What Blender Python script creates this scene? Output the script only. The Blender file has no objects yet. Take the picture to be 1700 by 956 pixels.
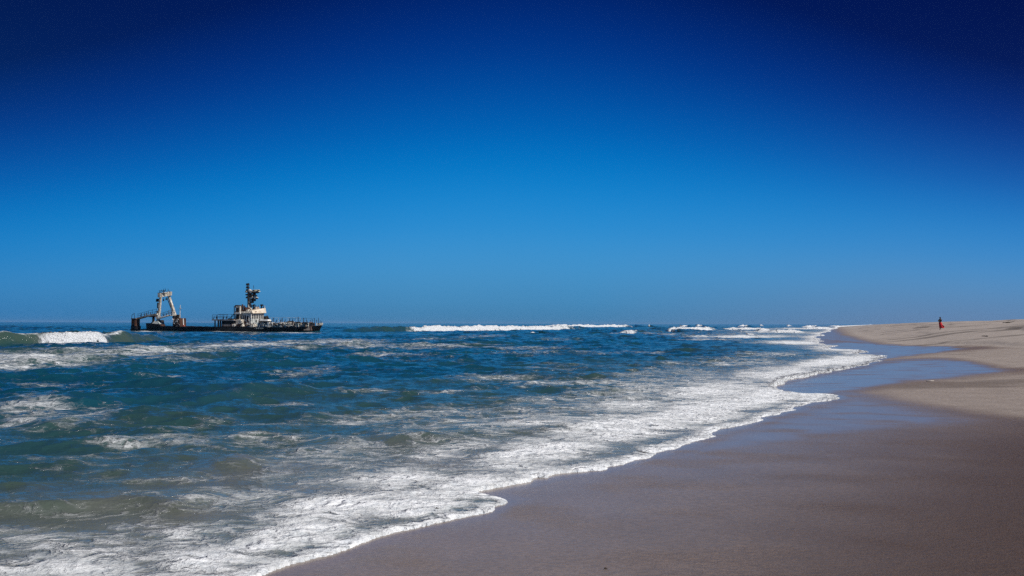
import bpy, bmesh, math, random
import numpy as np
from mathutils import Vector, Matrix

random.seed(7)
rng = np.random.default_rng(11)
SC = bpy.context.scene
COL = SC.collection
PI = math.pi
R = math.radians

# ------------------------------------------------------------------ camera
FPX = 1322.0                       # focal length in photograph pixels (28 mm on 36 mm)
CX, CY = 850.0, 478.0
CAMH = 2.0
PITCH = math.atan((536.7 - CY) / FPX)
ROLL = 0.0032
F_ = Vector((0, math.cos(PITCH), math.sin(PITCH)))
U0 = Vector((0, -math.sin(PITCH), math.cos(PITCH)))
R0 = Vector((1, 0, 0))
UP = (U0 * math.cos(ROLL) - R0 * math.sin(ROLL))
RT = (R0 * math.cos(ROLL) + U0 * math.sin(ROLL))
cam_d = bpy.data.cameras.new('camera')
cam = bpy.data.objects.new('camera', cam_d)
COL.objects.link(cam)
M = Matrix.Identity(4)
for i in range(3):
    M[i][0], M[i][1], M[i][2] = RT[i], UP[i], -F_[i]
M[2][3] = CAMH
cam.matrix_world = M
cam_d.sensor_width = 36.0
cam_d.lens = FPX * 36.0 / 1700.0
cam_d.clip_start = 0.1
cam_d.clip_end = 30000
SC.camera = cam

# ------------------------------------------------------------------ light
SUN_EL, SUN_AZ = R(50), R(118)      # azimuth clockwise from the view direction: right, slightly behind
to_sun = Vector((math.sin(SUN_AZ) * math.cos(SUN_EL), math.cos(SUN_AZ) * math.cos(SUN_EL), math.sin(SUN_EL)))
sd = bpy.data.lights.new('sun', 'SUN')
sun = bpy.data.objects.new('sun', sd)
COL.objects.link(sun)
sd.energy = 4.6
sd.angle = R(0.53)
sd.color = (1.0, 0.965, 0.92)
sun.rotation_euler = to_sun.to_track_quat('Z', 'Y').to_euler()

SKY_GRAD = [  # elevation in degrees, linear colour of the deep blue polarised sky
    (0.0, (0.056, 0.205, 0.400)),
    (1.5, (0.060, 0.245, 0.480)),
    (4.0, (0.060, 0.295, 0.600)),
    (7.0, (0.022, 0.265, 0.640)),
    (10.5, (0.0010, 0.205, 0.590)),
    (14.0, (0.0004, 0.115, 0.450)),
    (18.0, (0.0003, 0.048, 0.285)),
    (21.5, (0.0003, 0.024, 0.190)),
    (25.5, (0.0003, 0.0075, 0.085)),
    (40.0, (0.0003, 0.0035, 0.050)),
]
world = bpy.data.worlds.new('World')
SC.world = world
world.use_nodes = True
nt = world.node_tree
nt.nodes.clear()
def N(nt, typ, **kw):
    n = nt.nodes.new(typ)
    for k, v in kw.items():
        if k.startswith('_'):
            setattr(n, k[1:], v)
        else:
            n.inputs[k].default_value = v
    return n
out = N(nt, 'ShaderNodeOutputWorld')
tc = N(nt, 'ShaderNodeTexCoord')
sep = N(nt, 'ShaderNodeSeparateXYZ')
nt.links.new(tc.outputs['Generated'], sep.inputs[0])
def wmath(op, a, b=None, c=None):
    n = N(nt, 'ShaderNodeMath', _operation=op)
    for i, v in enumerate((a, b, c)):
        if v is None: continue
        if isinstance(v, (int, float)): n.inputs[i].default_value = v
        else: nt.links.new(v, n.inputs[i])
    return n.outputs[0]
# lens edge falloff painted into the sky: it deepens away from the seaward horizon straight ahead
el = wmath('ARCSINE', wmath('MAXIMUM', sep.outputs[2], 0.0))
az = wmath('ARCTAN2', sep.outputs[0], wmath('ABSOLUTE', sep.outputs[1]))
az2 = wmath('MINIMUM', wmath('MULTIPLY', az, az), 0.36)
elw = wmath('SMOOTH_MIN', el, 1.0, 0.01)
mod = wmath('MULTIPLY', az2, wmath('ADD', 0.045, wmath('MULTIPLY', elw, 1.75)))
eff = wmath('ADD', el, mod)
t = wmath('DIVIDE', eff, R(45))
ramp = N(nt, 'ShaderNodeValToRGB')
ramp.color_ramp.interpolation = 'B_SPLINE'
cr = ramp.color_ramp
while len(cr.elements) > 1: cr.elements.remove(cr.elements[0])
cr.elements[0].position = 0.0
cr.elements[0].color = (*SKY_GRAD[0][1], 1)
for e, c in SKY_GRAD[1:]:
    x = cr.elements.new(e / 45.0); x.color = (*c, 1)
nt.links.new(t, ramp.inputs[0])
# a little dust hangs over the land on the right; the low sky on the left is painted darker towards the edge
haze_f = wmath('MULTIPLY', wmath('SMOOTH_MIN', wmath('MAXIMUM', wmath('MULTIPLY', wmath('SUBTRACT', az, 0.10), 2.1), 0.0), 0.75, 0.1),
               wmath('POWER', 2.718, wmath('MULTIPLY', el, -16.0)))
mh = N(nt, 'ShaderNodeMix', _data_type='RGBA')
nt.links.new(haze_f, mh.inputs[0]); nt.links.new(ramp.outputs[0], mh.inputs[6]); mh.inputs[7].default_value = (0.150, 0.225, 0.390, 1)
lf = wmath('MULTIPLY', wmath('SMOOTH_MIN', wmath('MAXIMUM', wmath('MULTIPLY', wmath('ADD', az, 0.12), -1.2), 0.0), 0.75, 0.1),
           wmath('POWER', 2.718, wmath('MULTIPLY', el, -8.0)))
ml = N(nt, 'ShaderNodeMix', _data_type='RGBA')
nt.links.new(lf, ml.inputs[0]); nt.links.new(mh.outputs[2], ml.inputs[6]); ml.inputs[7].default_value = (0.014, 0.140, 0.390, 1)
bgG = N(nt, 'ShaderNodeBackground', Strength=1.0)
nt.links.new(ml.outputs[2], bgG.inputs[0])
nt.links.new(bgG.outputs[0], out.inputs[0])

SC.view_settings.view_transform = 'Standard'
SC.view_settings.look = 'None'
SC.view_settings.exposure = 0.0
SC.view_settings.gamma = 1.0
SC.render.engine = 'CYCLES'
SC.cycles.max_bounces = 5
SC.cycles.volume_bounces = 0
SC.cycles.sample_clamp_indirect = 4.0
SC.cycles.sample_clamp_direct = 12.0
HAZE_D = 0.00007
SC.cycles.use_denoising = False

# ------------------------------------------------------------------ pixel <-> place helpers (photograph pixels, reference 1700 x 956)
def ray(px, py):
    return (F_ + RT * ((px - CX) / FPX) + UP * ((CY - py) / FPX))
def ground(px, py, z=0.0):
    d = ray(px, py)
    k = (z - CAMH) / d.z
    return (d.x * k, d.y * k)
def project(x, y, z):
    dz = z - CAMH
    cf = x * F_.x + y * F_.y + dz * F_.z
    cf = np.where(np.abs(cf) < 1e-3, 1e-3, cf)
    px = CX + FPX * (x * RT.x + y * RT.y + dz * RT.z) / cf
    py = CY - FPX * (x * UP.x + y * UP.y + dz * UP.z) / cf
    px = np.where(cf > 0.5, px, 9e3); py = np.where(cf > 0.5, py, 9e3)
    return px, py

# ------------------------------------------------------------------ numeric noise
_perm = rng.permutation(4096)
_ang = rng.random(4096) * 2 * PI
_gx, _gy = np.cos(_ang), np.sin(_ang)
def perlin(x, y, seed=0):
    xi = np.floor(x).astype(np.int64); yi = np.floor(y).astype(np.int64)
    xf = x - xi; yf = y - yi
    u = xf * xf * xf * (xf * (xf * 6 - 15) + 10); v = yf * yf * yf * (yf * (yf * 6 - 15) + 10)
    def g(a, b, dx, dy):
        h = _perm[(_perm[(a + seed * 131) & 4095] + b) & 4095]
        return _gx[h] * dx + _gy[h] * dy
    n00 = g(xi, yi, xf, yf); n10 = g(xi + 1, yi, xf - 1, yf)
    n01 = g(xi, yi + 1, xf, yf - 1); n11 = g(xi + 1, yi + 1, xf - 1, yf - 1)
    a = n00 + u * (n10 - n00); b = n01 + u * (n11 - n01)
    return (a + v * (b - a)) * 1.45
def fbm(x, y, oct=4, seed=0, gain=0.5):
    s = 0; a = 1; t = 0
    for o in range(oct):
        s = s + a * perlin(x * 2.03 ** o, y * 2.03 ** o, seed + o * 7); t += a; a *= gain
    return s / t
def sstep(a, b, x):
    t = np.clip((x - a) / (b - a), 0, 1)
    return t * t * (3 - 2 * t)

def polyline_dist(x, y, pts, closed=False):
    """unsigned distance, signed side (+ = left of travel), param along"""
    best = np.full(x.shape, 1e18); side = np.zeros(x.shape); par = np.zeros(x.shape)
    acc = 0.0
    P = list(pts) + ([pts[0]] if closed else [])
    for i in range(len(P) - 1):
        ax, ay = P[i]; bx, by = P[i + 1]
        dx, dy = bx - ax, by - ay
        L2 = dx * dx + dy * dy + 1e-12
        t = np.clip(((x - ax) * dx + (y - ay) * dy) / L2, 0, 1)
        qx = x - ax - t * dx; qy = y - ay - t * dy
        d2 = qx * qx + qy * qy
        m = d2 < best
        best = np.where(m, d2, best)
        side = np.where(m, dx * qy - dy * qx, side)
        par = np.where(m, acc + t * math.sqrt(L2), par)
        acc += math.sqrt(L2)
    return np.sqrt(best), side, par
def inside(x, y, P):
    c = np.zeros(x.shape, bool)
    n = len(P)
    for i in range(n):
        ax, ay = P[i]; bx, by = P[(i + 1) % n]
        if ay == by: continue
        m = ((ay > y) != (by > y)) & (x < (bx - ax) * (y - ay) / (by - ay) + ax)
        c ^= m
    return c
def smooth(P, n=2):
    for _ in range(n):
        Q = [P[0]]
        for a, b in zip(P[:-1], P[1:]):
            Q.append((a[0] * .75 + b[0] * .25, a[1] * .75 + b[1] * .25))
            Q.append((a[0] * .25 + b[0] * .75, a[1] * .25 + b[1] * .75))
        Q.append(P[-1]); P = Q
    return P

# shoreline (edge of the wash on the sand), read off the photograph and laid on the sea plane
SHORE_PX = [(300, 1010), (440, 950), (500, 927), (560, 912), (600, 900), (640, 882), (700, 867), (770, 855), (812, 850), (824, 842), (815, 841), (848, 833), (836, 827), (795, 816), (788, 813),
            (850, 803), (893, 794), (885, 790), (918, 790), (912, 787), (960, 782), (1004, 777), (998, 773), (1040, 770), (1090, 753), (1080, 750), (1130, 743), (1145, 736), (1136, 733), (1176, 724), (1170, 720), (1230, 706),
            (1268, 697), (1255, 694), (1290, 688), (1330, 678), (1318, 674), (1402, 660), (1385, 655), (1320, 652), (1290, 645), (1284, 636), (1310, 627), (1370, 616), (1440, 606),
            (1482, 592), (1440, 590), (1410, 588), (1445, 583), (1400, 581), (1370, 578), (1385, 574), (1350, 568), (1362, 563), (1345, 559), (1372, 556.5), (1352, 554),
            (1382, 549.5), (1372, 547.5), (1392, 544.5), (1386, 543), (1395, 541)]
shore = [(-9.0, -40.0), (-6.5, -8.0), (-4.6, 0.0)]
shore += smooth([ground(*p) for p in SHORE_PX], 1)
lx, ly = shore[-1]
dxn, dyn = 0.415, 0.91
shore += [(lx + dxn * k, ly + dyn * k) for k in (300, 9000)]
SHORE_POLY = shore + [(-20000, shore[-1][1]), (-20000, -40)]

def shore_d(x, y):
    d, s, p = polyline_dist(x, y, shore)
    ins = inside(x, y, SHORE_POLY)
    return np.where(ins, d, -d), p
# smoothed trend of the shore for the beach profile
trend = [(-9.0, -40.0), (-6.2, -5.0), (-3.5, 3.0), (0.3, 9.0), (5.5, 17.0), (12.0, 27.0), (21.0, 48.0)] + [ground(1366, 560), ground(1385, 547)]
trend += [(trend[-1][0] + dxn * k, trend[-1][1] + dyn * k) for k in (600, 9000)]
trend = smooth(trend, 3)
TREND_POLY = trend + [(-20000, trend[-1][1]), (-20000, -40)]
def trend_d(x, y):
    d, s, p = polyline_dist(x, y, trend)
    return np.where(inside(x, y, TREND_POLY), d, -d)

# ------------------------------------------------------------------ fan grid around the standing point
def fan(r_steps, az_main, n_main, n_back):
    a = np.concatenate([np.linspace(-az_main, az_main, n_main),
                        np.linspace(az_main, 2 * PI - az_main, n_back + 2)[1:-1]])
    r = [r_steps[0][0]]
    for (r0, r1, k) in r_steps:
        while r[-1] < r1: r.append(r[-1] * (1 + k))
    r = np.array(r)
    A, RR = np.meshgrid(a, r)
    return RR * np.sin(A), RR * np.cos(A), RR

def grid_mesh(name, X, Y, Z, keep=None, attrs=None, close_centre=False, wrap=True, mat=None):
    nr, nc = X.shape
    co = np.stack([X, Y, Z], -1).reshape(-1, 3)
    i = np.arange(nr - 1)[:, None]; j = np.arange(nc)[None, :]
    if not wrap: j = j[:, :-1]
    j2 = (j + 1) % nc
    q = np.stack([i * nc + j, (i + 1) * nc + j, (i + 1) * nc + j2, i * nc + j2], -1).reshape(-1, 4)[:, ::-1]
    if keep is not None:
        k = keep.reshape(-1)
        q = q[k[q].any(axis=1)]
    used = np.zeros(len(co), bool); used[q.ravel()] = True
    remap = np.cumsum(used) - 1
    q = remap[q]; co = co[used]
    if attrs: attrs = {a: v.reshape(-1)[used] for a, v in attrs.items()}
    me = bpy.data.meshes.new(name)
    me.vertices.add(len(co)); me.vertices.foreach_set('co', co.astype(np.float32).ravel())
    me.loops.add(len(q) * 4); me.loops.foreach_set('vertex_index', q.astype(np.int32).ravel())
    me.polygons.add(len(q))
    me.polygons.foreach_set('loop_start', np.arange(0, len(q) * 4, 4, dtype=np.int32))
    me.polygons.foreach_set('loop_total', np.full(len(q), 4, np.int32))
    me.polygons.foreach_set('use_smooth', np.ones(len(q), bool))
    for a, v in (attrs or {}).items():
        at = me.attributes.new(a, 'FLOAT', 'POINT'); at.data.foreach_set('value', v.astype(np.float32))
    me.update(calc_edges=True)
    o = bpy.data.objects.new(name, me); COL.objects.link(o)
    if mat: me.materials.append(mat)
    return o

# ------------------------------------------------------------------ materials
def new_mat(name):
    m = bpy.data.materials.new(name); m.use_nodes = True
    nt = m.node_tree; nt.nodes.clear()
    o = N(nt, 'ShaderNodeOutputMaterial')
    b = N(nt, 'ShaderNodeBsdfPrincipled')
    nt.links.new(b.outputs[0], o.inputs[0])
    return m, nt, b
class G:
    """small helper to wire maths"""
    def __init__(s, nt): s.nt = nt
    def put(s, v, sock):
        if isinstance(v, (int, float)): sock.default_value = v
        elif isinstance(v, tuple): sock.default_value = (*v, 1) if len(v) == 3 and sock.type == 'RGBA' else v
        else: s.nt.links.new(v, sock)
    def m(s, op, a, b=None, c=None, clamp=False):
        n = s.nt.nodes.new('ShaderNodeMath'); n.operation = op; n.use_clamp = clamp
        for i, v in enumerate((a, b, c)):
            if v is not None: s.put(v, n.inputs[i])
        return n.outputs[0]
    def ss(s, v, a, b, lo=0.0, hi=1.0):
        n = s.nt.nodes.new('ShaderNodeMapRange'); n.interpolation_type = 'SMOOTHSTEP'
        for i, q in enumerate((v, a, b, lo, hi)): s.put(q, n.inputs[i])
        return n.outputs[0]
    def mix(s, f, a, b):
        n = s.nt.nodes.new('ShaderNodeMix'); n.data_type = 'RGBA'
        s.put(f, n.inputs[0]); s.put(a, n.inputs[6]); s.put(b, n.inputs[7])
        return n.outputs[2]
    def noise(s, vec, scale, detail=4, rough=0.55, dist=0.0):
        n = s.nt.nodes.new('ShaderNodeTexNoise')
        n.inputs['Scale'].default_value = scale; n.inputs['Detail'].default_value = detail
        n.inputs['Roughness'].default_value = rough; n.inputs['Distortion'].default_value = dist
        s.nt.links.new(vec, n.inputs['Vector']); return n
    def vor(s, vec, scale, feat='DISTANCE_TO_EDGE'):
        n = s.nt.nodes.new('ShaderNodeTexVoronoi'); n.feature = feat
        n.inputs['Scale'].default_value = scale
        s.nt.links.new(vec, n.inputs['Vector']); return n
    def attr(s, name):
        n = s.nt.nodes.new('ShaderNodeAttribute'); n.attribute_name = name; return n.outputs['Fac']
    def mapping(s, vec, scale, rot=0.0):
        n = s.nt.nodes.new('ShaderNodeMapping'); n.inputs['Scale'].default_value = scale
        n.inputs['Rotation'].default_value = (0, 0, rot)
        s.nt.links.new(vec, n.inputs['Vector']); return n.outputs[0]
    def bump(s, h, strength, dist, normal=None):
        n = s.nt.nodes.new('ShaderNodeBump'); s.put(strength, n.inputs['Strength']); s.put(dist, n.inputs['Distance'])
        s.nt.links.new(h, n.inputs['Height'])
        if normal is not None: s.nt.links.new(normal, n.inputs['Normal'])
        return n.outputs[0]

# --- sea
m_sea, nt, b = new_mat('sea_water')
g = G(nt)
pos = N(nt, 'ShaderNodeTexCoord').outputs['Object']
foam_d = g.attr('foam'); murk = g.attr('murk'); near = g.attr('near'); solid = g.attr('solid')
warp = g.noise(pos, 0.9, 3)
wv = nt.nodes.new('ShaderNodeVectorMath'); wv.operation = 'MULTIPLY_ADD'
nt.links.new(warp.outputs['Color'], wv.inputs[0]); wv.inputs[1].default_value = (1.3, 1.0, 0); nt.links.new(pos, wv.inputs[2])
warp2 = g.noise(pos, 4.5, 3)
wv2 = nt.nodes.new('ShaderNodeVectorMath'); wv2.operation = 'MULTIPLY_ADD'
nt.links.new(warp2.outputs['Color'], wv2.inputs[0]); wv2.inputs[1].default_value = (.34, .26, 0); nt.links.new(wv.outputs[0], wv2.inputs[2])
wpos = g.mapping(wv2.outputs[0], (0.66, 1.25, 0.0), R(-14))
nA = g.noise(wpos, 0.9, 5, 0.62).outputs['Fac']
nB = g.noise(wpos, 5.5, 5, 0.68).outputs['Fac']
nC = g.noise(g.mapping(pos, (1.0, 1.6, 1.0), R(8)), 15.0, 4, 0.7).outputs['Fac']
L1 = g.m('SUBTRACT', 1.0, g.ss(g.vor(wpos, 1.5).outputs['Distance'], 0.0, 0.42))
L2 = g.m('SUBTRACT', 1.0, g.ss(g.vor(wpos, 4.3).outputs['Distance'], 0.0, 0.45))
L3 = g.m('SUBTRACT', 1.0, g.ss(g.vor(wpos, 12.0).outputs['Distance'], 0.0, 0.48))
pat = g.m('ADD', g.m('MULTIPLY', L1, 0.24), g.m('MULTIPLY', L2, 0.24)); pat = g.m('ADD', pat, g.m('MULTIPLY', L3, 0.14))
pat = g.m('ADD', pat, g.m('MULTIPLY', g.ss(nA, 0.28, 0.72), 0.22)); pat = g.m('ADD', pat, g.m('MULTIPLY', g.ss(nB, 0.28, 0.72), 0.16))
pat = g.m('ADD', pat, g.m('MULTIPLY', g.m('SUBTRACT', nC, 0.5), 0.30))
thr = g.m('SUBTRACT', 1.11, foam_d)
fo = g.ss(pat, g.m('SUBTRACT', thr, 0.12), g.m('ADD', thr, 0.24))
# young foam is dense, old drifting foam is thin and lets the water through
nD = g.noise(g.mapping(pos, (0.7, 1.3, 1.0), R(-14)), 1.7, 4, 0.6).outputs['Fac']
opq = g.m('ADD', g.ss(foam_d, 0.35, 0.92, 0.42, 1.0), g.m('ADD', g.m('MULTIPLY', g.m('SUBTRACT', nB, 0.5), 1.0), g.m('MULTIPLY', g.m('SUBTRACT', nD, 0.55), 1.5)), clamp=True)
fo = g.m('MULTIPLY', fo, opq)
fo = g.m('MAXIMUM', fo, g.m('MULTIPLY', solid, g.ss(nC, 0.15, 0.45, 0.75, 1.0)), clamp=True)
fine = g.noise(pos, 38.0, 4, 0.7).outputs['Fac']
mid = g.noise(pos, 9.0, 5, 0.7).outputs['Fac']
foam_c = g.mix(g.ss(mid, 0.36, 0.58), (0.68, 0.72, 0.76), (0.93, 0.95, 0.97))
foam_c = g.mix(g.m('MULTIPLY', g.ss(fine, 0.55, 0.35), g.m('MULTIPLY', near, 0.35)), foam_c, (0.42, 0.42, 0.40))
deep_c = g.mix(g.ss(g.noise(pos, 0.07, 3).outputs['Fac'], 0.35, 0.65), (0.003, 0.045, 0.076), (0.006, 0.062, 0.092))
murk_c = g.mix(g.ss(g.noise(pos, 0.6, 4).outputs['Fac'], 0.3, 0.7), (0.105, 0.112, 0.088), (0.175, 0.158, 0.138))
mm = g.ss(murk, 0.0, 1.0)
green = g.mix(g.ss(murk, 0.0, 0.5), deep_c, (0.028, 0.062, 0.052))
wat_c = g.mix(g.ss(murk, 0.35, 1.0), green, murk_c)
wat_c = g.mix(g.m('MULTIPLY', g.ss(foam_d, 0.25, 0.75), g.m('ADD', 0.15, g.m('MULTIPLY', g.ss(nA, 0.3, 0.7), 0.45))), wat_c, (0.15, 0.195, 0.195))
base = g.mix(fo, wat_c, foam_c)
nt.links.new(base, b.inputs['Base Color'])
nt.links.new(g.m('ADD', 0.07, g.m('MULTIPLY', fo, 0.75)), b.inputs['Roughness'])
b.inputs['IOR'].default_value = 1.33
nt.links.new(g.m('SUBTRACT', 0.5, g.m('MULTIPLY', fo, 0.35)), b.inputs['Specular IOR Level'])
rip = g.noise(g.mapping(pos, (0.55, 1.0, 1.0), R(15)), 3.2, 6, 0.62).outputs['Fac']
bn = g.bump(rip, g.m('SUBTRACT', 0.75, g.m('MULTIPLY', fo, 0.5)), 0.10)
farA = g.attr('far')
swl = g.noise(g.mapping(pos, (0.45, 1.0, 1.0), R(10)), 0.55, 5, 0.6).outputs['Fac']
bn = g.bump(swl, farA, 0.9, bn)
fh = g.m('MULTIPLY', fo, g.m('ADD', g.m('MULTIPLY', mid, 0.6), g.m('ADD', g.m('MULTIPLY', L2, 0.5), g.m('MULTIPLY', fine, 0.14))))
bn = g.bump(fh, 1.0, 0.09, bn)
bn = g.bump(g.m('MULTIPLY', solid, g.noise(pos, 1.6, 5, 0.7).outputs['Fac']), g.m('SUBTRACT', 1.0, near), 0.7, bn)
nt.links.new(bn, b.inputs['Normal'])

# --- sand
m_sand, nt, b = new_mat('beach_sand')
g = G(nt)
pos = N(nt, 'ShaderNodeTexCoord').outputs['Object']
wet = g.attr('wet'); film = g.attr('film'); dark = g.attr('grain')
s1 = g.noise(pos, 1.3, 5, 0.6).outputs['Fac']; s2 = g.noise(pos, 55.0, 3, 0.7).outputs['Fac']
s3 = g.noise(pos, 320.0, 2, 0.6).outputs['Fac']
dry_c = g.mix(g.ss(s1, 0.3, 0.7), (0.40, 0.350, 0.315), (0.48, 0.425, 0.385))
dry_c = g.mix(g.m('MULTIPLY', g.ss(dark, 0.1, 1.0), 0.7), dry_c, (0.12, 0.105, 0.095))
wet_c = g.mix(g.ss(s1, 0.3, 0.7), (0.186, 0.134, 0.106), (0.222, 0.160, 0.126))
wet_c = g.mix(g.attr('vignette_tint'), wet_c, (0.098, 0.058, 0.037))
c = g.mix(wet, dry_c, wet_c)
c = g.mix(g.m('MULTIPLY', g.ss(s2, 0.60, 0.38), 0.22), c, (0.03, 0.024, 0.022))
c = g.mix(g.m('MULTIPLY', g.ss(s3, 0.60, 0.75), 0.45), c, (0.26, 0.23, 0.20))
c = g.mix(g.m('MULTIPLY', g.ss(g.noise(g.mapping(pos, (1.0, 2.6, 1.0), R(-14)), 16.0, 4, 0.7).outputs['Fac'], 0.58, 0.40), 0.45), c, (0.05, 0.038, 0.032))
inl = g.attr('inland')
wl = g.m('ADD', g.m('MULTIPLY', inl, 0.9), g.m('MULTIPLY', g.noise(pos, 0.5, 4, .6).outputs['Fac'], 2.6))
wlf = g.m('SUBTRACT', 1.0, g.ss(g.m('ABSOLUTE', g.m('SUBTRACT', g.m('FRACT', wl), 0.5)), 0.0, 0.035))
c = g.mix(g.m('MULTIPLY', g.m('MULTIPLY', wlf, g.ss(s1, .4, .6)), 0.05), c, (0.30, 0.27, 0.24))
c = g.mix(g.m('MULTIPLY', film, 0.5), c, (0.25, 0.215, 0.19))
nt.links.new(c, b.inputs['Base Color'])
rg = g.m('SUBTRACT', 0.85, g.m('MULTIPLY', wet, 0.37))
rg = g.m('SUBTRACT', rg, g.m('MULTIPLY', film, 0.36))
rg = g.m('MAXIMUM', rg, 0.10)
nt.links.new(rg, b.inputs['Roughness'])
b.inputs['IOR'].default_value = 1.36
nt.links.new(g.m('ADD', 0.10, g.m('ADD', g.m('MULTIPLY', wet, g.m('SUBTRACT', 0.22, g.m('MULTIPLY', g.attr('vignette_tint'), 0.16))), g.m('MULTIPLY', film, 0.26))), b.inputs['Specular IOR Level'])
streak = g.noise(g.mapping(pos, (1.0, 3.2, 1.0), R(-18)), 7.0, 5, 0.65).outputs['Fac']
bst = g.m('MAXIMUM', g.m('MULTIPLY', g.m('SUBTRACT', 1.0, g.m('MULTIPLY', film, 1.45)), g.m('ADD', 0.40, g.m('MULTIPLY', wet, 0.6))), 0.05)
bn = g.bump(streak, bst, 0.034)
bn = g.bump(s2, bst, 0.016, bn)
bn = g.bump(s3, bst, 0.002, bn)
nt.links.new(bn, b.inputs['Normal'])

# ------------------------------------------------------------------ beach
def beach_z(x, y):
    d = trend_d(x, y) + 0.0
    D = -d
    z = np.where(D < 0, np.maximum(D * 0.035, -3.0), 0.0)
    prof = np.interp(D, [0, 3, 6, 9, 12, 16, 22, 30, 45, 80, 200], [0, .07, .24, .55, .95, 1.42, 2.10, 2.68, 3.25, 3.7, 4.0])
    z = z + np.where(D > 0, prof, 0)
    far = sstep(25, 70, np.hypot(x, y))
    near_prof = np.interp(D, [0, 4, 8, 14, 30, 60], [0, .07, .20, .42, 1.2, 2.2])
    z = np.where(D > 0, near_prof * (1 - far) + z * far, z)
    # cusps and soft undulation
    und = fbm(x * 0.07, y * 0.045, 4, 21) * 0.22 + fbm(x * 0.35, y * 0.2, 3, 33) * 0.035
    # low scarps cut by earlier tides, facing the sea
    for dc, hh, sd_ in ((8.5, .16, 1), (11.5, .13, 2), (15.5, .22, 3), (21, .18, 4), (28, .16, 5), (37, .2, 6)):
        dl = D - dc - fbm(x * .035, y * .03, 3, 110 + sd_) * 5.5 - perlin(x * .5, y * .5, 120 + sd_) * .25
        z = z + hh * (sstep(-.35, .35, dl) - sstep(.3, 9, dl)) * sstep(18, 40, np.hypot(x, y)) * sstep(-.35, .25, perlin(x * .03, y * .03, 130 + sd_))
    z = z + und * sstep(5, 22, D) + fbm(x * 1.1, y * 1.1, 3, 5) * 0.004
    return z, D

def px_poly(px, py, P, soft):
    x0 = min(p[0] for p in P) - 4 * soft[0]; x1 = max(p[0] for p in P) + 4 * soft[0]
    y0 = min(p[1] for p in P) - 4 * soft[1]; y1 = max(p[1] for p in P) + 4 * soft[1]
    o = np.zeros(px.shape)
    m = (px > x0) & (px < x1) & (py > y0) & (py < y1)
    if not m.any(): return o
    qx = px[m] / soft[0]; qy = py[m] / soft[1]
    Q = [(a / soft[0], b_ / soft[1]) for a, b_ in P]
    d, _, _ = polyline_dist(qx, qy, Q, True)
    s = np.where(inside(qx, qy, Q), d, -d)
    o[m] = sstep(-1, 1, s)
    return o

X, Y, RR = fan([(0.35, 9, 0.012), (9, 60, 0.006), (60, 400, 0.010), (400, 12000, 0.05)], R(42), 560, 90)
Z, D = beach_z(X, Y)
PX, PY = project(X, Y, Z)
jx = PX + fbm(X * .5, Y * .5, 3, 71) * 10; jy = PY + fbm(X * .5, Y * .5, 3, 75) * 3
# dry sand regions and water-film regions (read off the photograph)
dry = np.maximum.reduce([
    px_poly(jx, jy, smooth([(1385, 541), (1500, 500), (2600, 500), (2600, 620), (1900, 596), (1700, 580), (1640, 574), (1560, 575), (1480, 572), (1440, 565), (1410, 556)], 1), (22, 3.0)),
    px_poly(jx, jy, smooth([(1470, 597), (1560, 586), (1700, 575), (2600, 560), (2600, 640), (1700, 611), (1650, 607), (1610, 598), (1560, 593)], 1), (26, 3.0)) * .75,
    px_poly(jx, jy, smooth([(1440, 652), (1500, 636), (1600, 628), (1700, 618), (2600, 600), (2600, 760), (1760, 700), (1640, 686), (1560, 674), (1500, 664)], 1), (36, 6.0)) * .62])
film = np.maximum.reduce([
    px_poly(jx, jy, smooth([(1270, 650), (1290, 636), (1370, 620), (1470, 600), (1560, 593), (1610, 600), (1645, 608), (1680, 616), (1600, 627), (1500, 635), (1430, 646), (1380, 655), (1330, 662)], 1), (30, 5)) * .9,
    px_poly(jx, jy, smooth([(1350, 585), (1370, 566), (1500, 573), (1610, 577), (1560, 586), (1470, 597)], 1), (16, 2)) * .9,
    px_poly(jx, jy, smooth([(1000, 800), (1170, 720), (1400, 650), (1500, 668), (1600, 690), (1640, 700), (1480, 716), (1340, 734), (1180, 760)], 1), (90, 16)) * .78,
    px_poly(jx, jy, [(1340, 562), (1350, 545), (1390, 540), (1430, 543), (1400, 556), (1560, 566), (1460, 571)], (10, 1.5)) * .7])
sdn, _ = shore_d(X, Y)
edge_film = np.maximum(sstep(-1.0, -0.1, sdn), sstep(-6.5, -.3, sdn) * .85) * (RR < 120)
film = np.maximum(film, edge_film * .72)
film = film * (1 - .35 * sstep(-.1, .5, fbm(X * .5 - Y * .2, Y * 1.1 + X * .3, 4, 301)))
film = np.maximum(film * (1 - dry * .9), sstep(-0.5, 0.0, sdn) * .8)
wet = np.clip(1 - dry, 0, 1)
behind = (PX > 8000)
wet = np.where(behind, sstep(16, 9, D), wet)
vignette_tint = sstep(1050, 1750, PX + (PY - 760) * 0.9 + fbm(X * .4, Y * .6, 4, 99) * 260) * sstep(650, 760, PY)  # lens falloff to the lower right, painted into wet sand colour and gloss
grain = sstep(0.0, 0.45, fbm(X * .05 + 9, Y * .16, 4, 91) + 0.15 * fbm(X * .5, Y * .5, 3, 95))
Zb = Z.copy()
beach = grid_mesh('beach', X, Y, Zb, attrs={'wet': wet, 'film': film, 'grain': grain, 'vignette_tint': vignette_tint, 'inland': -sdn}, mat=m_sand)
beach['kind'] = 'structure'
# close the hole under the standing point
bm = bmesh.new(); bm.from_mesh(beach.data)
ed = [e for e in bm.edges if len(e.link_faces) == 1 and e.verts[0].co.xy.length < 1.0]
bmesh.ops.edgeloop_fill(bm, edges=ed); bm.to_mesh(beach.data); bm.free()

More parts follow.
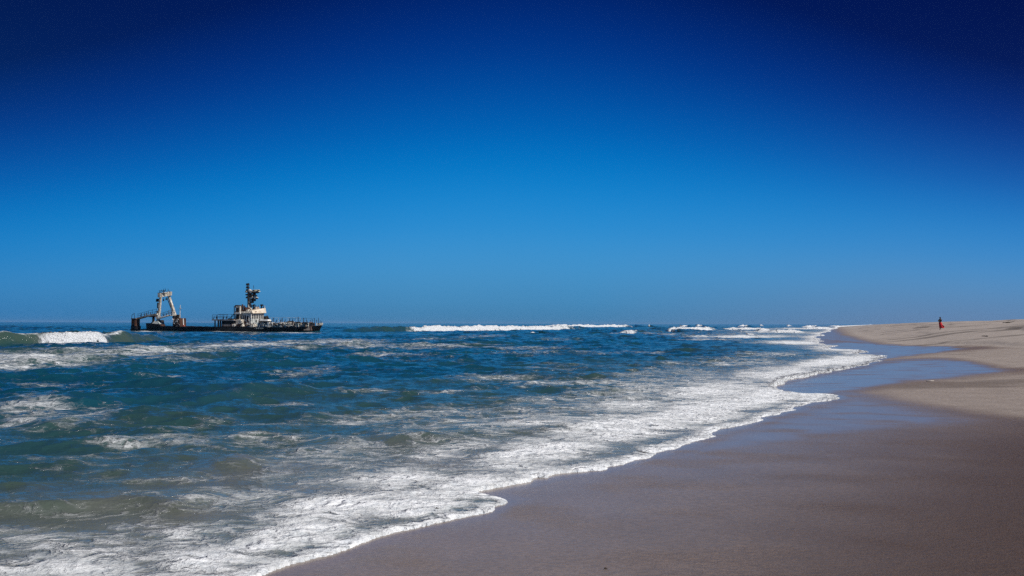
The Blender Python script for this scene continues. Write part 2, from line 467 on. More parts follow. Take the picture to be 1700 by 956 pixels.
# ------------------------------------------------------------------ sea
def fft_ocean(Nn, L, V, wdir, std, seed, lo=0.0, hi=1e9, spread=2):
    r = np.random.default_rng(seed)
    k1 = np.fft.fftfreq(Nn, L / Nn) * 2 * PI
    KX, KY = np.meshgrid(k1, k1, indexing='xy')
    K = np.hypot(KX, KY); K[0, 0] = 1
    Lw = V * V / 9.81
    wx, wy = wdir
    c = (KX * wx + KY * wy) / K
    P = np.exp(-1 / (K * Lw) ** 2) / K ** 4 * (0.12 + np.abs(c) ** spread)
    P *= np.where(c > 0, 1, 0.25)
    lam = 2 * PI / K
    P = np.where((lam < lo) | (lam > hi), 0, P); P[0, 0] = 0
    h0 = (r.normal(size=K.shape) + 1j * r.normal(size=K.shape)) * np.sqrt(P)
    hk = h0
    h = np.fft.ifft2(hk).real
    sc = std / h.std()
    dx = np.fft.ifft2(-1j * KX / K * hk).real * sc
    dy = np.fft.ifft2(-1j * KY / K * hk).real * sc
    return h * sc, dx, dy, L, Nn
def samp(oc, x, y, rot=0.0):
    h, dx, dy, L, Nn = oc
    c, s = math.cos(rot), math.sin(rot)
    u = (x * c + y * s) / L * Nn; v = (-x * s + y * c) / L * Nn
    i = np.floor(u).astype(np.int64); j = np.floor(v).astype(np.int64)
    fu = u - i; fv = v - j
    i0 = i % Nn; i1 = (i + 1) % Nn; j0 = j % Nn; j1 = (j + 1) % Nn
    def S(a): return (a[j0, i0] * (1 - fu) + a[j0, i1] * fu) * (1 - fv) + (a[j1, i0] * (1 - fu) + a[j1, i1] * fu) * fv
    H, A, B = S(h), S(dx), S(dy)
    return H, A * c - B * s, A * s + B * c
wd = (0.22, -0.975)
oc1 = fft_ocean(1024, 83.0, 4.2, wd, 0.100, 3, lo=0.5)
oc3 = fft_ocean(768, 43.0, 2.5, (0.42, -0.91), 0.042, 9, lo=0.35, hi=7.0, spread=1.5)
oc2 = fft_ocean(512, 19.0, 2.2, wd, 0.017, 5, lo=0.10, hi=2.2, spread=1)

X, Y, RR = fan([(2.2, 12, 0.0052), (12, 110, 0.0040), (110, 420, 0.0062), (420, 760, 0.009), (760, 12000, 0.035)], R(37), 900, 70)
sdist, spar = shore_d(X, Y)
jag = fbm(X * 0.9, Y * 0.9, 4, 41) * 0.24 + fbm(X * 3.6, Y * 3.6, 3, 43) * 0.075 + np.abs(fbm(X * .45, Y * .45, 2, 45)) * .35 - .08
jagf = fbm(X * 0.2, Y * 0.25, 3, 47) * 0.8 * sstep(25, 60, RR)
d = sdist + (jag + jagf) * np.clip(0.25 + RR / 30, 0.3, 1.6)
PX, PY = project(X, Y, np.zeros_like(X))

amp = sstep(1.5, 26, d) * 0.88 + sstep(0.3, 8, d) * 0.12
amp = amp * (0.80 + 0.20 * sstep(15, 60, RR))
amp = amp * (1 - .82 * np.exp(-(((X + 60) / 42) ** 4 + ((Y - 158) / 34) ** 4)))
lenfade = np.clip(1 - sstep(250, 900, RR), 0.0, 1)
H1, A1, B1 = samp(oc1, X, Y, 0.0)
H1b, A1b, B1b = samp(oc1, X + 31, Y * 0.97 + 17, 0.31)
H2, A2, B2 = samp(oc2, X, Y, 0.12)
H3, A3, B3 = samp(oc3, X, Y, -0.07)
ch3 = sstep(1.0, 9, d) * (1 - sstep(220, 500, RR))
rip_f = 1 - sstep(25, 90, RR)
farm = sstep(40, 160, RR)
Hs = H1 * (1 - 0.45 * farm) + H1b * 0.7 * farm
DX = (A1 * (1 - .45 * farm) + A1b * .7 * farm); DY = (B1 * (1 - .45 * farm) + B1b * .7 * farm)
Z = (Hs * (1 + 0.5 * farm) * lenfade) * amp
ripa = rip_f * sstep(0.3, 5, d)
Z = Z + H2 * ripa + H3 * ch3
OX = -1.15 * DX * amp * lenfade - 1.0 * A2 * ripa - 1.2 * A3 * ch3
OY = -1.15 * DY * amp * lenfade - 1.0 * B2 * ripa - 1.2 * B3 * ch3

foam = np.zeros_like(X); solid = np.zeros_like(X)
# sand in the water: near the wash and on the bar where waves stand up
murk = np.exp(-np.maximum(d, 0) / 6.5) * 1.05 + 0.20 * fbm(X * .12, Y * .2, 3, 51) * sstep(60, 10, d)
for bx, by, rx, ry, tl, k in ((700, 742, 260, 34, -.06, .75), (950, 684, 220, 34, -.12, .62), (1140, 622, 180, 22, -.10, .55), (380, 760, 220, 34, 0, .55), (200, 835, 380, 50, 0, .72),
                              (400, 775, 70, 14, 0, .8), (460, 662, 90, 6, 0, .30), (670, 600, 90, 5, 0, .25), (980, 560, 200, 4, 0, .22), (150, 588, 220, 10, 0, .40)):
    u = (PX - bx) / rx; v = (PY + fbm(X * .3, Y * .3, 3, 411) * 4 - by - tl * (PX - bx)) / ry
    murk = np.maximum(murk, k * np.exp(-(u * u + v * v) * .8) * (.85 + .4 * fbm(X * .25, Y * .5, 3, 413)))
murk = np.where(d < 0, 1, murk)

# standing and breaking waves: foot line in photograph pixels, crest height, front and back length, white spans, colour
def crest(foot, h, wf, wb, spans, soft=0.12, green=0.55, trail=0.0, lip=0.25, seed=0, jit=0.5):
    global Z, foam, solid, murk, OX, OY
    P = [ground(*p) for p in foot]
    x0 = min(p[0] for p in P) - 60; x1 = max(p[0] for p in P) + 60
    y0 = min(p[1] for p in P) - 60; y1 = max(p[1] for p in P) + 60
    m = (X > x0) & (X < x1) & (Y > y0) & (Y < y1)
    if not m.any(): return
    x = X[m]; y = Y[m]
    dd, side, par = polyline_dist(x, y, P)
    tot = sum(math.dist(a, b_) for a, b_ in zip(P[:-1], P[1:]))
    w = par / tot
    s = np.where(side > 0, dd, -dd)          # foot runs left to right: + is seaward
    s = s + fbm(x * .22, y * .22, 3, 60 + seed) * jit
    env = sstep(0.0, soft, w) * sstep(1.0, 1 - soft, w)
    env *= 0.82 + 0.30 * fbm(x * .12, y * .1, 2, 80 + seed)
    up = sstep(0, wf, s); dn = np.exp(-(np.maximum(s - wf, 0) / wb) ** 2)
    hh = h * env * up * dn
    wh = np.zeros_like(x)
    wn = PX[m] + fbm(x * .4, y * .4, 3, 87 + seed) * 6
    p0, p1 = foot[0][0], foot[-1][0]
    for a, b_, k in spans:
        if b_ <= 1.5: a, b_ = p0 + (p1 - p0) * a, p0 + (p1 - p0) * b_
        so_ = max(3.0, (b_ - a) * .22)
        wh = np.maximum(wh, sstep(a - so_ * .4, a + so_, wn) * sstep(b_ + so_ * .4, b_ - so_, wn) * k)
    lump = fbm(x * 1.1, y * 0.9, 4, 90 + seed)
    hh = hh + wh * env * (np.abs(lump) * 0.62 + fbm(x * .45, y * .3, 2, 93 + seed) * .30) * h * up * dn
    face = sstep(-0.35 * wf, 0.1 * wf, s + (lump * .5 + fbm(x * 3.1, y * 1.5, 3, 99 + seed) * .35) * wf) * sstep(wf * 1.25 + wb * 0.25, wf * 0.95, s)
    so = sstep(.34, .80, wh * face * (.55 + .45 * env) + lump * .50 + fbm(x * .35, y * .8, 3, 97 + seed) * .30) * sstep(0, .25, wh * face)
    crestline = sstep(wf * .72, wf * .95, s) * sstep(wf * 1.7, wf * 1.1, s) * lip * env
    Z[m] += hh
    foam[m] = np.maximum(foam[m], np.maximum(crestline, so))
    if trail:
        tr = wh * sstep(wf, wf * 1.4, s) * np.exp(-np.maximum(s - wf, 0) / trail) * .8
        foam[m] = np.maximum(foam[m], tr)
    solid[m] = np.maximum(solid[m], so)
    murk[m] = np.maximum(murk[m], green * env * sstep(-wf, wf * .5, s) * np.exp(-np.maximum(s - wf, 0) / (wb * .6)) * (1 + .25 * lump))
    # flatten the chop where the bore has run
    OY[m] -= 0.35 * hh * up * dn * (1 - .5 * wh)

crest([(-420, 585), (-150, 578), (60, 574), (185, 572), (300, 566)], 1.10, 1.5, 4.0, [(58, 186, 1.0), (-260, -120, 1.0)], soft=.10, green=.55, lip=.78, seed=1)
crest([(-200, 640), (0, 612), (110, 606), (260, 600), (420, 592)], 0.30, 1.3, 4.0, [], green=.38, lip=.35, seed=2)
crest([(420, 590), (520, 583), (640, 579), (760, 577), (900, 578)], 0.32, 1.5, 5.0, [(0.0, .42, .35)], green=.35, lip=.55, seed=3)
crest([(560, 553), (645, 551.5), (720, 551), (800, 549.6), (880, 548.8), (950, 547.8), (990, 547)], 1.25, 2.8, 7, [(.235, 0.95, 1.0)], soft=.10, green=.30, lip=.2, seed=4, jit=.8)
crest([(880, 543.6), (960, 543.4), (1050, 543.2), (1100, 543)], 1.35, 5, 12, [(.08, .80, 1.0)], soft=.22, green=.2, seed=5, jit=1.0)
crest([(985, 556), (1020, 556), (1056, 556), (1120, 552)], 0.62, 2.2, 6, [(.10, .55, 1.0)], soft=.30, green=.35, seed=6)
crest([(1060, 550), (1110, 552), (1150, 551), (1185, 550), (1200, 549)], 0.95, 2.6, 7, [(.32, .92, 1.0)], soft=.08, green=.3, seed=7)
crest([(870, 555), (885, 555.5), (898, 555)], .8, 2, 5, [(.1, .9, 1.0)], soft=.2, green=.2, seed=8)
for i, (a, b_, yy, hh) in enumerate([(1045, 1056, 543.5, 1.2), (1062, 1082, 543.6, 1.3), (1125, 1146, 542.6, 1.6), (1150, 1170, 542.6, 1.6), (1148, 1172, 545.6, 1.0),
                                     (1220, 1246, 543.0, 1.5), (1190, 1290, 548.0, .7), (1252, 1272, 541.4, 1.8), (1252, 1290, 550.5, .7), (1236, 1262, 556, .5),
                                     (1300, 1318, 541.6, 1.6), (1320, 1365, 543.2, 1.1), (1372, 1400, 541.6, 1.0), (1330, 1390, 546, .7), (1280, 1345, 552.5, .6),
                                     (1090, 1102, 547.6, .8), (1206, 1216, 545.2, .9)]):
    crest([(a, yy), ((a + b_) / 2, yy + .15), (b_, yy)], hh, 3.0, 8, [(.05, .95, 1.0)], soft=.12, green=.25, seed=10 + i, jit=.6)
# low swells nearer the sand
crest([(60, 735), (200, 722), (300, 712), (420, 705), (520, 708)], 0.17, 1.2, 2.4, [], green=.45, lip=.25, seed=30, jit=.25)
crest([(-100, 700), (60, 694), (170, 684), (260, 676), (330, 680)], 0.24, 1.3, 2.6, [], green=.12, lip=.25, seed=31, jit=.25)
crest([(150, 660), (330, 668), (420, 670), (560, 664)], 0.22, 1.5, 2.8, [], green=.18, lip=.2, seed=32, jit=.3)
crest([(290, 780), (340, 789), (420, 788), (480, 774)], 00.10, .6, 1.0, [], green=.55, lip=.35, seed=33, jit=.1)
crest([(640, 748), (760, 738), (900, 726), (1050, 716)], 00.09, .7, 1.2, [], green=.6, lip=.35, seed=34, jit=.1)
crest([(-150, 872), (60, 862), (200, 853), (300, 862)], 0.07, .35, .6, [], green=.6, lip=.3, seed=35, jit=.1)

# drifting foam sheets: blobs given as photograph-plane ellipses on the sea surface (x, y, half width, half height, tilt, amount)
BL = [(850, 700, 300, 40, -.15, .55), (600, 765, 300, 30, -.04, .53), (1080, 650, 200, 28, -.15, .62), (200, 858, 260, 12, 0, .47), (350, 740, 200, 20, 0, .44),
      (395, 550.6, 45, 1.0, 0, .95), (250, 551, 40, .8, 0, .7), (500, 553.5, 40, .8, 0, .7), (1235, 560, 110, 2.6, -.01, .86), (1330, 570, 90, 4.0, .01, .90), (1400, 581, 70, 5, .02, .95), (1290, 552, 90, 1.6, 0, .8),
      (1180, 566, 70, 1.6, 0, .62), (1330, 546, 60, 1.3, 0, .8), (1250, 547, 60, 1.0, 0, .75), (1380, 560, 40, 4, 0, .9), (1120, 556, 60, 1.2, 0, .62), (1290, 590, 90, 5, -.02, .60), (1370, 605, 60, 7, -.1, .95),
      (1000, 590, 90, 2.5, 0, .48), (860, 590, 80, 2.5, 0, .50), (640, 592, 110, 2.5, 0, .50), (900, 615, 80, 3, 0, .48), (600, 655, 90, 4, -.02, .50), (740, 655, 90, 4, -.02, .50), (480, 680, 70, 4, -.03, .50), (1060, 626, 90, 5, -.02, .56),
      (60, 600, 170, 15, -.03, .66), (230, 588, 190, 11, -.04, .62), (420, 577, 180, 8, -.02, .66), (560, 570, 110, 4, 0, .60), (610, 580, 90, 4, 0, .55), (300, 600, 90, 6, 0, .50),
      (30, 612, 90, 10, 0, .62), (780, 580, 200, 2.6, 0.0, .55), (700, 565, 130, 2.0, -.02, .48), (800, 560, 60, 3, -.03, .50), (930, 566, 60, 2.5, 0, .42),
      (60, 562, 150, 5, 0, .35), (690, 556, 120, 2, 0, .35), (1150, 560, 120, 2.0, 0, .38),
      (1070, 588, 50, 3.5, .05, .50), (1120, 606, 70, 4, 0, .50), (1180, 560, 60, 2.2, 0, .42), (1010, 575, 60, 2, 0, .38),
      (60, 640, 100, 7, 0, .40), (240, 640, 140, 8, 0, .40), (520, 620, 90, 8, -.03, .44), (440, 645, 120, 8, 0, .38), (700, 600, 100, 5, 0, .34), (330, 632, 120, 6, 0, .42),
      (40, 700, 90, 26, -.05, .60), (120, 705, 110, 14, -.10, .57), (150, 690, 60, 6, -.1, .46), (350, 713, 70, 12, -.18, .46), (70, 665, 90, 8, 0, .40),
      (820, 632, 120, 8, -.03, .46), (960, 640, 130, 12, -.03, .56), (1080, 640, 130, 14, -.03, .60), (1000, 610, 120, 6, 0, .38), (1150, 620, 120, 10, 0, .52), (1240, 604, 130, 10, 0, .58),
      (900, 665, 140, 10, -.03, .54), (1050, 672, 150, 18, -.05, .72), (1180, 652, 130, 20, -.06, .86), (1290, 622, 110, 14, -.08, .84), (1390, 601, 90, 10, -.10, 1.05),
      (760, 690, 180, 16, -.03, .56), (620, 705, 160, 14, -.03, .53), (480, 712, 120, 8, -.03, .50), (900, 705, 160, 16, -.06, .70), (1030, 712, 150, 24, -.12, .96), (1150, 690, 130, 26, -.2, 1.05),
      (450, 735, 150, 9, -.02, .55), (220, 745, 110, 8, -.03, .50), (600, 742, 150, 12, -.02, .52), (740, 752, 150, 20, -.08, .70), (900, 756, 130, 26, -.16, .96), (1260, 660, 100, 18, -.2, 1.05),
      (1350, 655, 70, 9, -.2, 1.1), (120, 775, 140, 14, 0, .44), (200, 800, 130, 16, 0, .44), (330, 800, 120, 10, 0, .48), (520, 800, 150, 22, -.03, .60), (660, 800, 120, 24, -.08, .84), (780, 812, 90, 26, -.1, 1.06),
      (420, 835, 170, 18, -.03, .60), (560, 850, 150, 26, -.12, .92), (700, 840, 110, 22, -.12, 1.05), (250, 838, 120, 8, 0, .48), (50, 830, 120, 12, 0, .38),
      (300, 885, 170, 22, -.03, .70), (120, 905, 170, 22, 0, .70), (480, 890, 140, 26, -.18, 1.0), (350, 925, 150, 30, -.1, .84), (100, 945, 220, 26, 0, .80), (-150, 920, 200, 40, 0, .85), (300, 975, 220, 30, 0, 1.0)]
jx = PX + fbm(X * .35, Y * .35, 3, 171) * 26 + fbm(X * .05, Y * .05, 2, 173) * 20
jy = PY + (fbm(X * .35 + 5, Y * .35, 3, 175) * 0.05 + fbm(X * .08, Y * .08, 2, 177) * .04) * np.clip(PY - 536, 2, 400)
nlow = fbm(X * .25, Y * .5, 4, 181)
for (bx, by, rx, ry, tl, k) in BL:
    m = (np.abs(PX - bx) < rx * 3 + 60) & (np.abs(PY - by) < ry * 3 + abs(tl) * rx * 3 + 40)
    u = jx[m] - bx; v = jy[m] - by - tl * u
    e = np.exp(-((u / (rx * 1.1)) ** 2 * .8 + np.abs(v / (ry * 1.15)) ** 1.8 * .7))
    foam[m] = np.maximum(foam[m], k * e + 0.10 * nlow[m] * e)
foam = np.maximum(foam, 0.16 + .22 * np.clip(nlow, 0, 1))
# wind-blown flecks on the crests and far white horses
crestf = np.clip((Hs * amp - 0.17) * 1.6, 0, .35)
foam = np.maximum(foam, 0.20 + crestf * (1 - .6 * sstep(60, 220, RR)))
# far right: the surf zone running along the beach to the vanishing point
surfz = sstep(70, 160, RR) * sstep(60, 4, d) * (d > -1)
foam = np.maximum(foam, surfz * (0.50 + 0.55 * fbm(X * .02, Y * .012, 3, 191)))
# the leading edge of the wash
edge = np.exp(-np.maximum(d, 0) / np.clip(0.25 + RR * 0.02, .3, 2.5))
foam = np.maximum(foam, edge * 1.0)
foam = np.where(solid > .3, foam, np.minimum(foam * .95, .90))
foam = np.maximum(foam, edge)
solid = np.maximum(solid, np.exp(-(np.maximum(d, 0) / (0.04 + RR * .0030)) ** 2) * .85)
murk = np.clip(murk, 0, 1)

# relief of the wash: lip and foam lumps
lip_h = 0.012 + 0.0006 * np.clip(RR, 0, 60)
body = (1 - np.exp(-np.maximum(d, 0) / 0.10)) * lip_h + 0.010 * np.clip(d, 0, 6)
lumps = (np.abs(fbm(X * 2.3, Y * 2.3, 3, 201)) * .55 + np.abs(fbm(X * 7.5, Y * 7.5, 3, 203)) * .45)
fo_m = sstep(.35, .95, foam)
Zn = Z + body + fo_m * lumps * 0.055 * (1 - .5 * sstep(60, 200, RR)) * sstep(0, .35, d)
bz, _ = beach_z(X, Y)
over = bz + 0.004 + body + fo_m * lumps * 0.05 * sstep(0, .35, d)      # the wash climbs the sand
base_sea = np.where(d > 0, np.maximum(Zn, over), 0)
Zs = np.where(d > 0, base_sea, bz - 0.02 + np.maximum(d, -1) * 0.3)
# curvature of nothing: the far sheet stays level
Xs = X + np.where(d > 0, OX, 0); Ys = Y + np.where(d > 0, OY, 0)
near = 1 - sstep(8, 40, RR)
sea = grid_mesh('sea', Xs, Ys, Zs, keep=(d > -0.6), attrs={'foam': foam, 'murk': murk, 'near': near, 'solid': solid, 'far': sstep(60, 260, RR) * .9}, mat=m_sea)
sea['kind'] = 'structure'
# ------------------------------------------------------------------ salt haze over the surf
hz = bmesh.new(); bmesh.ops.create_cube(hz, size=1.0)
hm = bpy.data.meshes.new('haze'); hz.to_mesh(hm); hz.free()
haze = bpy.data.objects.new('haze', hm); COL.objects.link(haze)
haze.scale = (26000, 26000, 20.0); haze.location = (0, 0, 5.5)
hmat = bpy.data.materials.new('salt_haze'); hmat.use_nodes = True
hn = hmat.node_tree; hn.nodes.clear()
ho = N(hn, 'ShaderNodeOutputMaterial'); hv = N(hn, 'ShaderNodeVolumePrincipled')
hv.inputs['Color'].default_value = (0.32, 0.60, 0.95, 1); hv.inputs['Density'].default_value = HAZE_D; hv.inputs['Anisotropy'].default_value = 0.0
hn.links.new(hv.outputs[0], ho.inputs['Volume'])
hm.materials.append(hmat); haze['kind'] = 'stuff'
#@@SHIP
# ------------------------------------------------------------------ mesh builder
class MB:
    def __init__(s): s.v = []; s.f = []
    def add(s, vs, fs):
        n = len(s.v); s.v += [tuple(p) for p in vs]; s.f += [tuple(i + n for i in f) for f in fs]; return s
    def hexa(s, c):            # c: 8 corners, bottom 4 then top 4 (same order)
        return s.add(c, [(0, 3, 2, 1), (4, 5, 6, 7), (0, 1, 5, 4), (1, 2, 6, 5), (2, 3, 7, 6), (3, 0, 4, 7)])
    def box(s, x0, x1, y0, y1, z0, z1, tx=0, ty=0):   # tx, ty shrink the top
        return s.hexa([(x0, y0, z0), (x1, y0, z0), (x1, y1, z0), (x0, y1, z0),
                       (x0 + tx, y0 + ty, z1), (x1 - tx, y0 + ty, z1), (x1 - tx, y1 - ty, z1), (x0 + tx, y1 - ty, z1)])
    def tube(s, p, q, r0, r1=None, n=6):
        r1 = r0 if r1 is None else r1
        p = Vector(p); q = Vector(q); d = (q - p).normalized()
        a = d.cross(Vector((0, 0, 1)))
        if a.length < 1e-3: a = d.cross(Vector((0, 1, 0)))
        a.normalize(); b = d.cross(a)
        vs = []
        for c, r in ((p, r0), (q, r1)):
            for i in range(n):
                t = 2 * PI * i / n
                vs.append(c + (a * math.cos(t) + b * math.sin(t)) * r)
        fs = [(i, (i + 1) % n, n + (i + 1) % n, n + i) for i in range(n)]
        fs += [tuple(range(n))[::-1], tuple(range(n, 2 * n))]
        return s.add(vs, fs)
    def loft(s, rings, n=10):   # rings: (centre, rx, ry, tilt axis up) horizontal ellipses or with normal
        vs = []
        for c, u, w in rings:
            c = Vector(c); u = Vector(u); w = Vector(w)
            for i in range(n):
                t = 2 * PI * i / n
                vs.append(c + u * math.cos(t) + w * math.sin(t))
        fs = []
        for k in range(len(rings) - 1):
            for i in range(n):
                j = (i + 1) % n
                fs.append((k * n + i, k * n + j, (k + 1) * n + j, (k + 1) * n + i))
        fs += [tuple(range(n))[::-1], tuple(range((len(rings) - 1) * n, len(rings) * n))]
        return s.add(vs, fs)
    def build(s, name, mat, parent=None, smooth_=False):
        me = bpy.data.meshes.new(name); me.from_pydata(s.v, [], s.f)
        bm = bmesh.new(); bm.from_mesh(me); bmesh.ops.recalc_face_normals(bm, faces=bm.faces); bm.to_mesh(me); bm.free()
        me.materials.append(mat)
        if smooth_: me.polygons.foreach_set('use_smooth', [True] * len(me.polygons))
        o = bpy.data.objects.new(name, me); COL.objects.link(o); o.parent = parent
        return o
def thing(name, label, cat, loc, rz=0.0, group=None):
    o = bpy.data.objects.new(name, None); COL.objects.link(o)
    o.empty_display_size = .3; o.location = loc; o.rotation_euler = (0, 0, rz)
    o['label'] = label; o['category'] = cat
    if group: o['group'] = group
    return o

def blend_mat(name, ca, cb, cc=None, scale=1.5, rough=0.85, lo=0.42, hi=0.58, lo2=.58, hi2=.68, bump=0.03, stretch=(1, 1, .35)):
    m, nt, b = new_mat(name); g = G(nt)
    pos = N(nt, 'ShaderNodeTexCoord').outputs['Object']
    p2 = g.mapping(pos, stretch)
    n1 = g.noise(p2, scale, 5, .65).outputs['Fac']; n2 = g.noise(p2, scale * 2.7, 5, .7).outputs['Fac']
    c = g.mix(g.ss(n1, lo, hi), ca, cb)
    if cc: c = g.mix(g.ss(n2, lo2, hi2), c, cc)
    nt.links.new(c, b.inputs['Base Color']); b.inputs['Roughness'].default_value = rough
    b.inputs['Specular IOR Level'].default_value = 0.25
    nt.links.new(g.bump(n2, .8, bump), b.inputs['Normal'])
    return m
m_cream = blend_mat('guano_cream_paint', (.38, .33, .26), (.72, .68, .60), (.07, .038, .026), 2.2, lo2=.53, hi2=.62)
m_pale = blend_mat('pale_grey_paint', (.30, .35, .35), (.64, .66, .62), (.07, .045, .035), 2.6, lo2=.54, hi2=.62)
m_white = blend_mat('guano_white', (.66, .63, .58), (.80, .78, .74), (.30, .22, .17), 1.2)
m_rust = blend_mat('rusted_steel', (.055, .026, .018), (.10, .045, .028), (.018, .012, .010), 1.8, .9)
m_rustpale = blend_mat('rust_streaked_plate', (.15, .095, .075), (.38, .32, .27), (.06, .03, .02), 1.9, .9)
m_hull = blend_mat('black_hull', (.006, .006, .008), (.012, .010, .011), (.035, .018, .014), .9, .6, lo2=.62, hi2=.75)
m_dark = blend_mat('dark_steel', (.012, .011, .012), (.03, .025, .022), None, 2.0, .8)
m_glass = blend_mat('dark_window', (.006, .008, .010), (.012, .014, .018), None, 1.0, .15)

# ------------------------------------------------------------------ the wreck
def at_depth(px, Yd):
    d = ray(px, 540); return d.x * Yd / d.y
SY, BY = 178.0, 162.0
S0 = Vector((at_depth(236, SY), SY)); B0 = Vector((at_depth(535.5, BY), BY))
LEN = (B0 - S0).length; AX = (B0 - S0) / LEN; NX = Vector((-AX.y, AX.x))
ship = thing('shipwreck', 'rusting black-hulled fishing trawler wreck lying stranded in the shallow sea', 'shipwreck', (S0.x, S0.y, .05), math.atan2(AX.y, AX.x))
def Pp(px, py, t):
    d = ray(px, py)
    # S0 + s*AX + t*NX = k*(d.x, d.y)
    ax, ay, bx, by = AX.x, AX.y, -d.x, -d.y
    cx, cy = -(S0.x + t * NX.x), -(S0.y + t * NX.y)
    det = ax * by - ay * bx
    s = (cx * by - cy * bx) / det; k = (ax * cy - ay * cx) / det
    return (s, t, CAMH + k * d.z)
def boxp(mb, x0, x1, y0, y1, t0, t1, tx=0, ty=0):
    a = Pp(x0, (y0 + y1) / 2, t0); b = Pp(x1, (y0 + y1) / 2, t0)
    xm = (x0 + x1) / 2
    return mb.box(a[0], b[0], t0, t1, Pp(xm, y1, t0)[2], Pp(xm, y0, t0)[2], tx, ty)
def local_px(s, t, z):
    w = S0 + AX * s + NX * t
    a, b = project(np.array([w.x]), np.array([w.y]), np.array([z])); return float(a[0]), float(b[0])

HB = 3.8
def half(s, L, s1=30.0):
    if s <= s1: return HB * (0.90 + 0.10 * min(1, s / 6))
    u = min(1, (s - s1) / (L - s1)); return HB * max(0.0, 1 - u ** 2.3) ** .85
TOP = [(190, 546.8), (250, 546.6), (251, 541.6), (277, 541.6), (290, 542.2), (305, 542.6), (330, 542.9),
       (345, 542.2), (352, 542.6), (400, 542.8), (430, 543.4), (470, 543.6), (505, 543.0), (516, 541.8), (526, 541.0), (534, 540.0), (560, 539.5)]
TX = [p[0] for p in TOP]; TYv = [p[1] for p in TOP]
mb = MB(); st = []
ss_ = sorted(set([0.0] + list(np.linspace(.4, LEN - 3, 80)) + [LEN - 2.4, LEN - 1.8, LEN - 1.2, LEN - .7, LEN - .3, LEN] +
             [Pp(x, 545, -HB * .9)[0] for x in (250, 250.9)]))
ss_ = [s for s in ss_ if s >= 0]
for s in ss_:
    bt = half(s, LEN); sw = s * (LEN - 1.0) / LEN
    bw = half(sw, LEN - 1.0) * .93
    px, _ = local_px(s, -bt, 0)
    zt = Pp(px, float(np.interp(px, TX, TYv)), -bt)[2] + (0.04 * math.sin(s * 3.1) if 8 < s < 40 else 0)
    bb = bt * .75
    st.append([(sw - (.8 if s > LEN - 3 else 0) * (s - LEN + 3) / 3, -bb * .9, -2.0), (sw, -bw, -.15), (s, -bt, zt), (s, -bt + min(.12, bt), zt), (s, 0, zt - .12 if bt > .2 else zt),
               (s, bt - min(.12, bt), zt), (s, bt, zt), (sw, bw, -.15), (sw, bb * .9, -2.0)])
n = 9
vs = [p for r_ in st for p in r_]; fs = []
for k in range(len(st) - 1):
    for i in range(n - 1): fs.append((k * n + i, k * n + i + 1, (k + 1) * n + i + 1, (k + 1) * n + i))
fs.append(tuple(range(n))); fs.append(tuple(range((len(st) - 1) * n, len(st) * n))[::-1])
mb.add(vs, fs); hull = mb.build('hull', m_hull, ship)
# faded lettering too worn to read: flakes of white paint left on the plating
mb = MB()
for i, x in enumerate([423, 425.5, 428.6, 430.6, 433, 435.6]):
    s_, _, _ = Pp(x, 545, -HB); hb = half(s_, LEN)
    p = Pp(x, 545, -hb); w = .05 + .06 * (i % 3); hgt = .06 + .06 * ((i * 2) % 3)
    mb.box(p[0] - w, p[0] + w, -hb - .025, -hb + .02, p[2] - hgt, p[2] + hgt * .6)
pf = mb.build('paint_flakes', m_pale, hull); pf['kind'] = 'stuff'

def part(name, mat, parent=ship, smooth_=False):
    class C(MB):
        def done(s): return s.build(name, mat, parent, smooth_)
    return C()
def railing(name, pts, h, mat, posts=1.1, rails=(1.0, .5), r=.035, parent=ship):
    """pts in ship space; posts and rails along them"""
    m = MB()
    for a, b in zip(pts[:-1], pts[1:]):
        a = Vector(a); b = Vector(b); L = (b - a).length; k = max(1, int(L / posts))
        for i in range(k + 1):
            q = a.lerp(b, i / k)
            if random.random() < .85: m.tube(q, q + Vector((random.uniform(-.05, .05), 0, h * random.uniform(.85, 1.15))), r, n=5)
        for f in rails:
            m.tube(a + Vector((0, 0, h * f)), b + Vector((0, 0, h * f)), r * .85, n=5)
    return m.build(name, mat, parent)

# --- stern post block
t0 = -HB * .9
m = part('stern_block', m_rust); boxp(m, 218, 224.6, 529.8, 541.2, t0 + .05, t0 + 1.35)
for i in range(3): boxp(m, 218.6 + i * 2.1, 219.2 + i * 2.1, 530.5, 541, t0 - .03, t0 + .1)
sb = m.done()
m = part('stern_block_base', m_hull); boxp(m, 217.3, 225.0, 541.2, 551, t0, t0 + 1.45); m.done()
m = part('block_cap', m_rustpale); boxp(m, 217.6, 225, 528.6, 529.9, t0 - .05, t0 + 1.4); cap = m.done()
m = part('porthole', m_glass, sb); a = Pp(221.5, 538.8, t0); m.tube((a[0], t0 - .07, a[2]), (a[0], t0 + .1, a[2]), .22, n=10); m.done()
m = part('bent_rail', m_dark)
for xa, xb in ((218.5, 223.5),):
    a = Pp(xa, 529, t0); b = Pp(xa + .5, 523.5, t0); c = Pp(xb - .6, 520.3, t0); d_ = Pp(xb, 529, t0)
    m.tube(a, b, .05); m.tube(b, c, .05); m.tube(c, d_, .05)
m.done()
m = part('gantry_base', m_hull)
a = Pp(242, 537, -3.5); b = Pp(268, 537, -3.5)
m.hexa([(a[0] + .35, -3.5, -.3), (b[0] + .8, -3.5, -.3), (b[0] + .8, -2.0, -.3), (a[0] + .35, -2.0, -.3),
        (a[0], -3.5, a[2] + .05), (b[0] - .6, -3.5, a[2] - .15), (b[0] - .6, -2.0, a[2] - .15), (a[0], -2.0, a[2] + .05)]); m.done()
m = part('base_rubble', m_rust)
boxp(m, 262, 268, 538.6, 541.5, -3.4, -2.2, .1, .1); m.done()
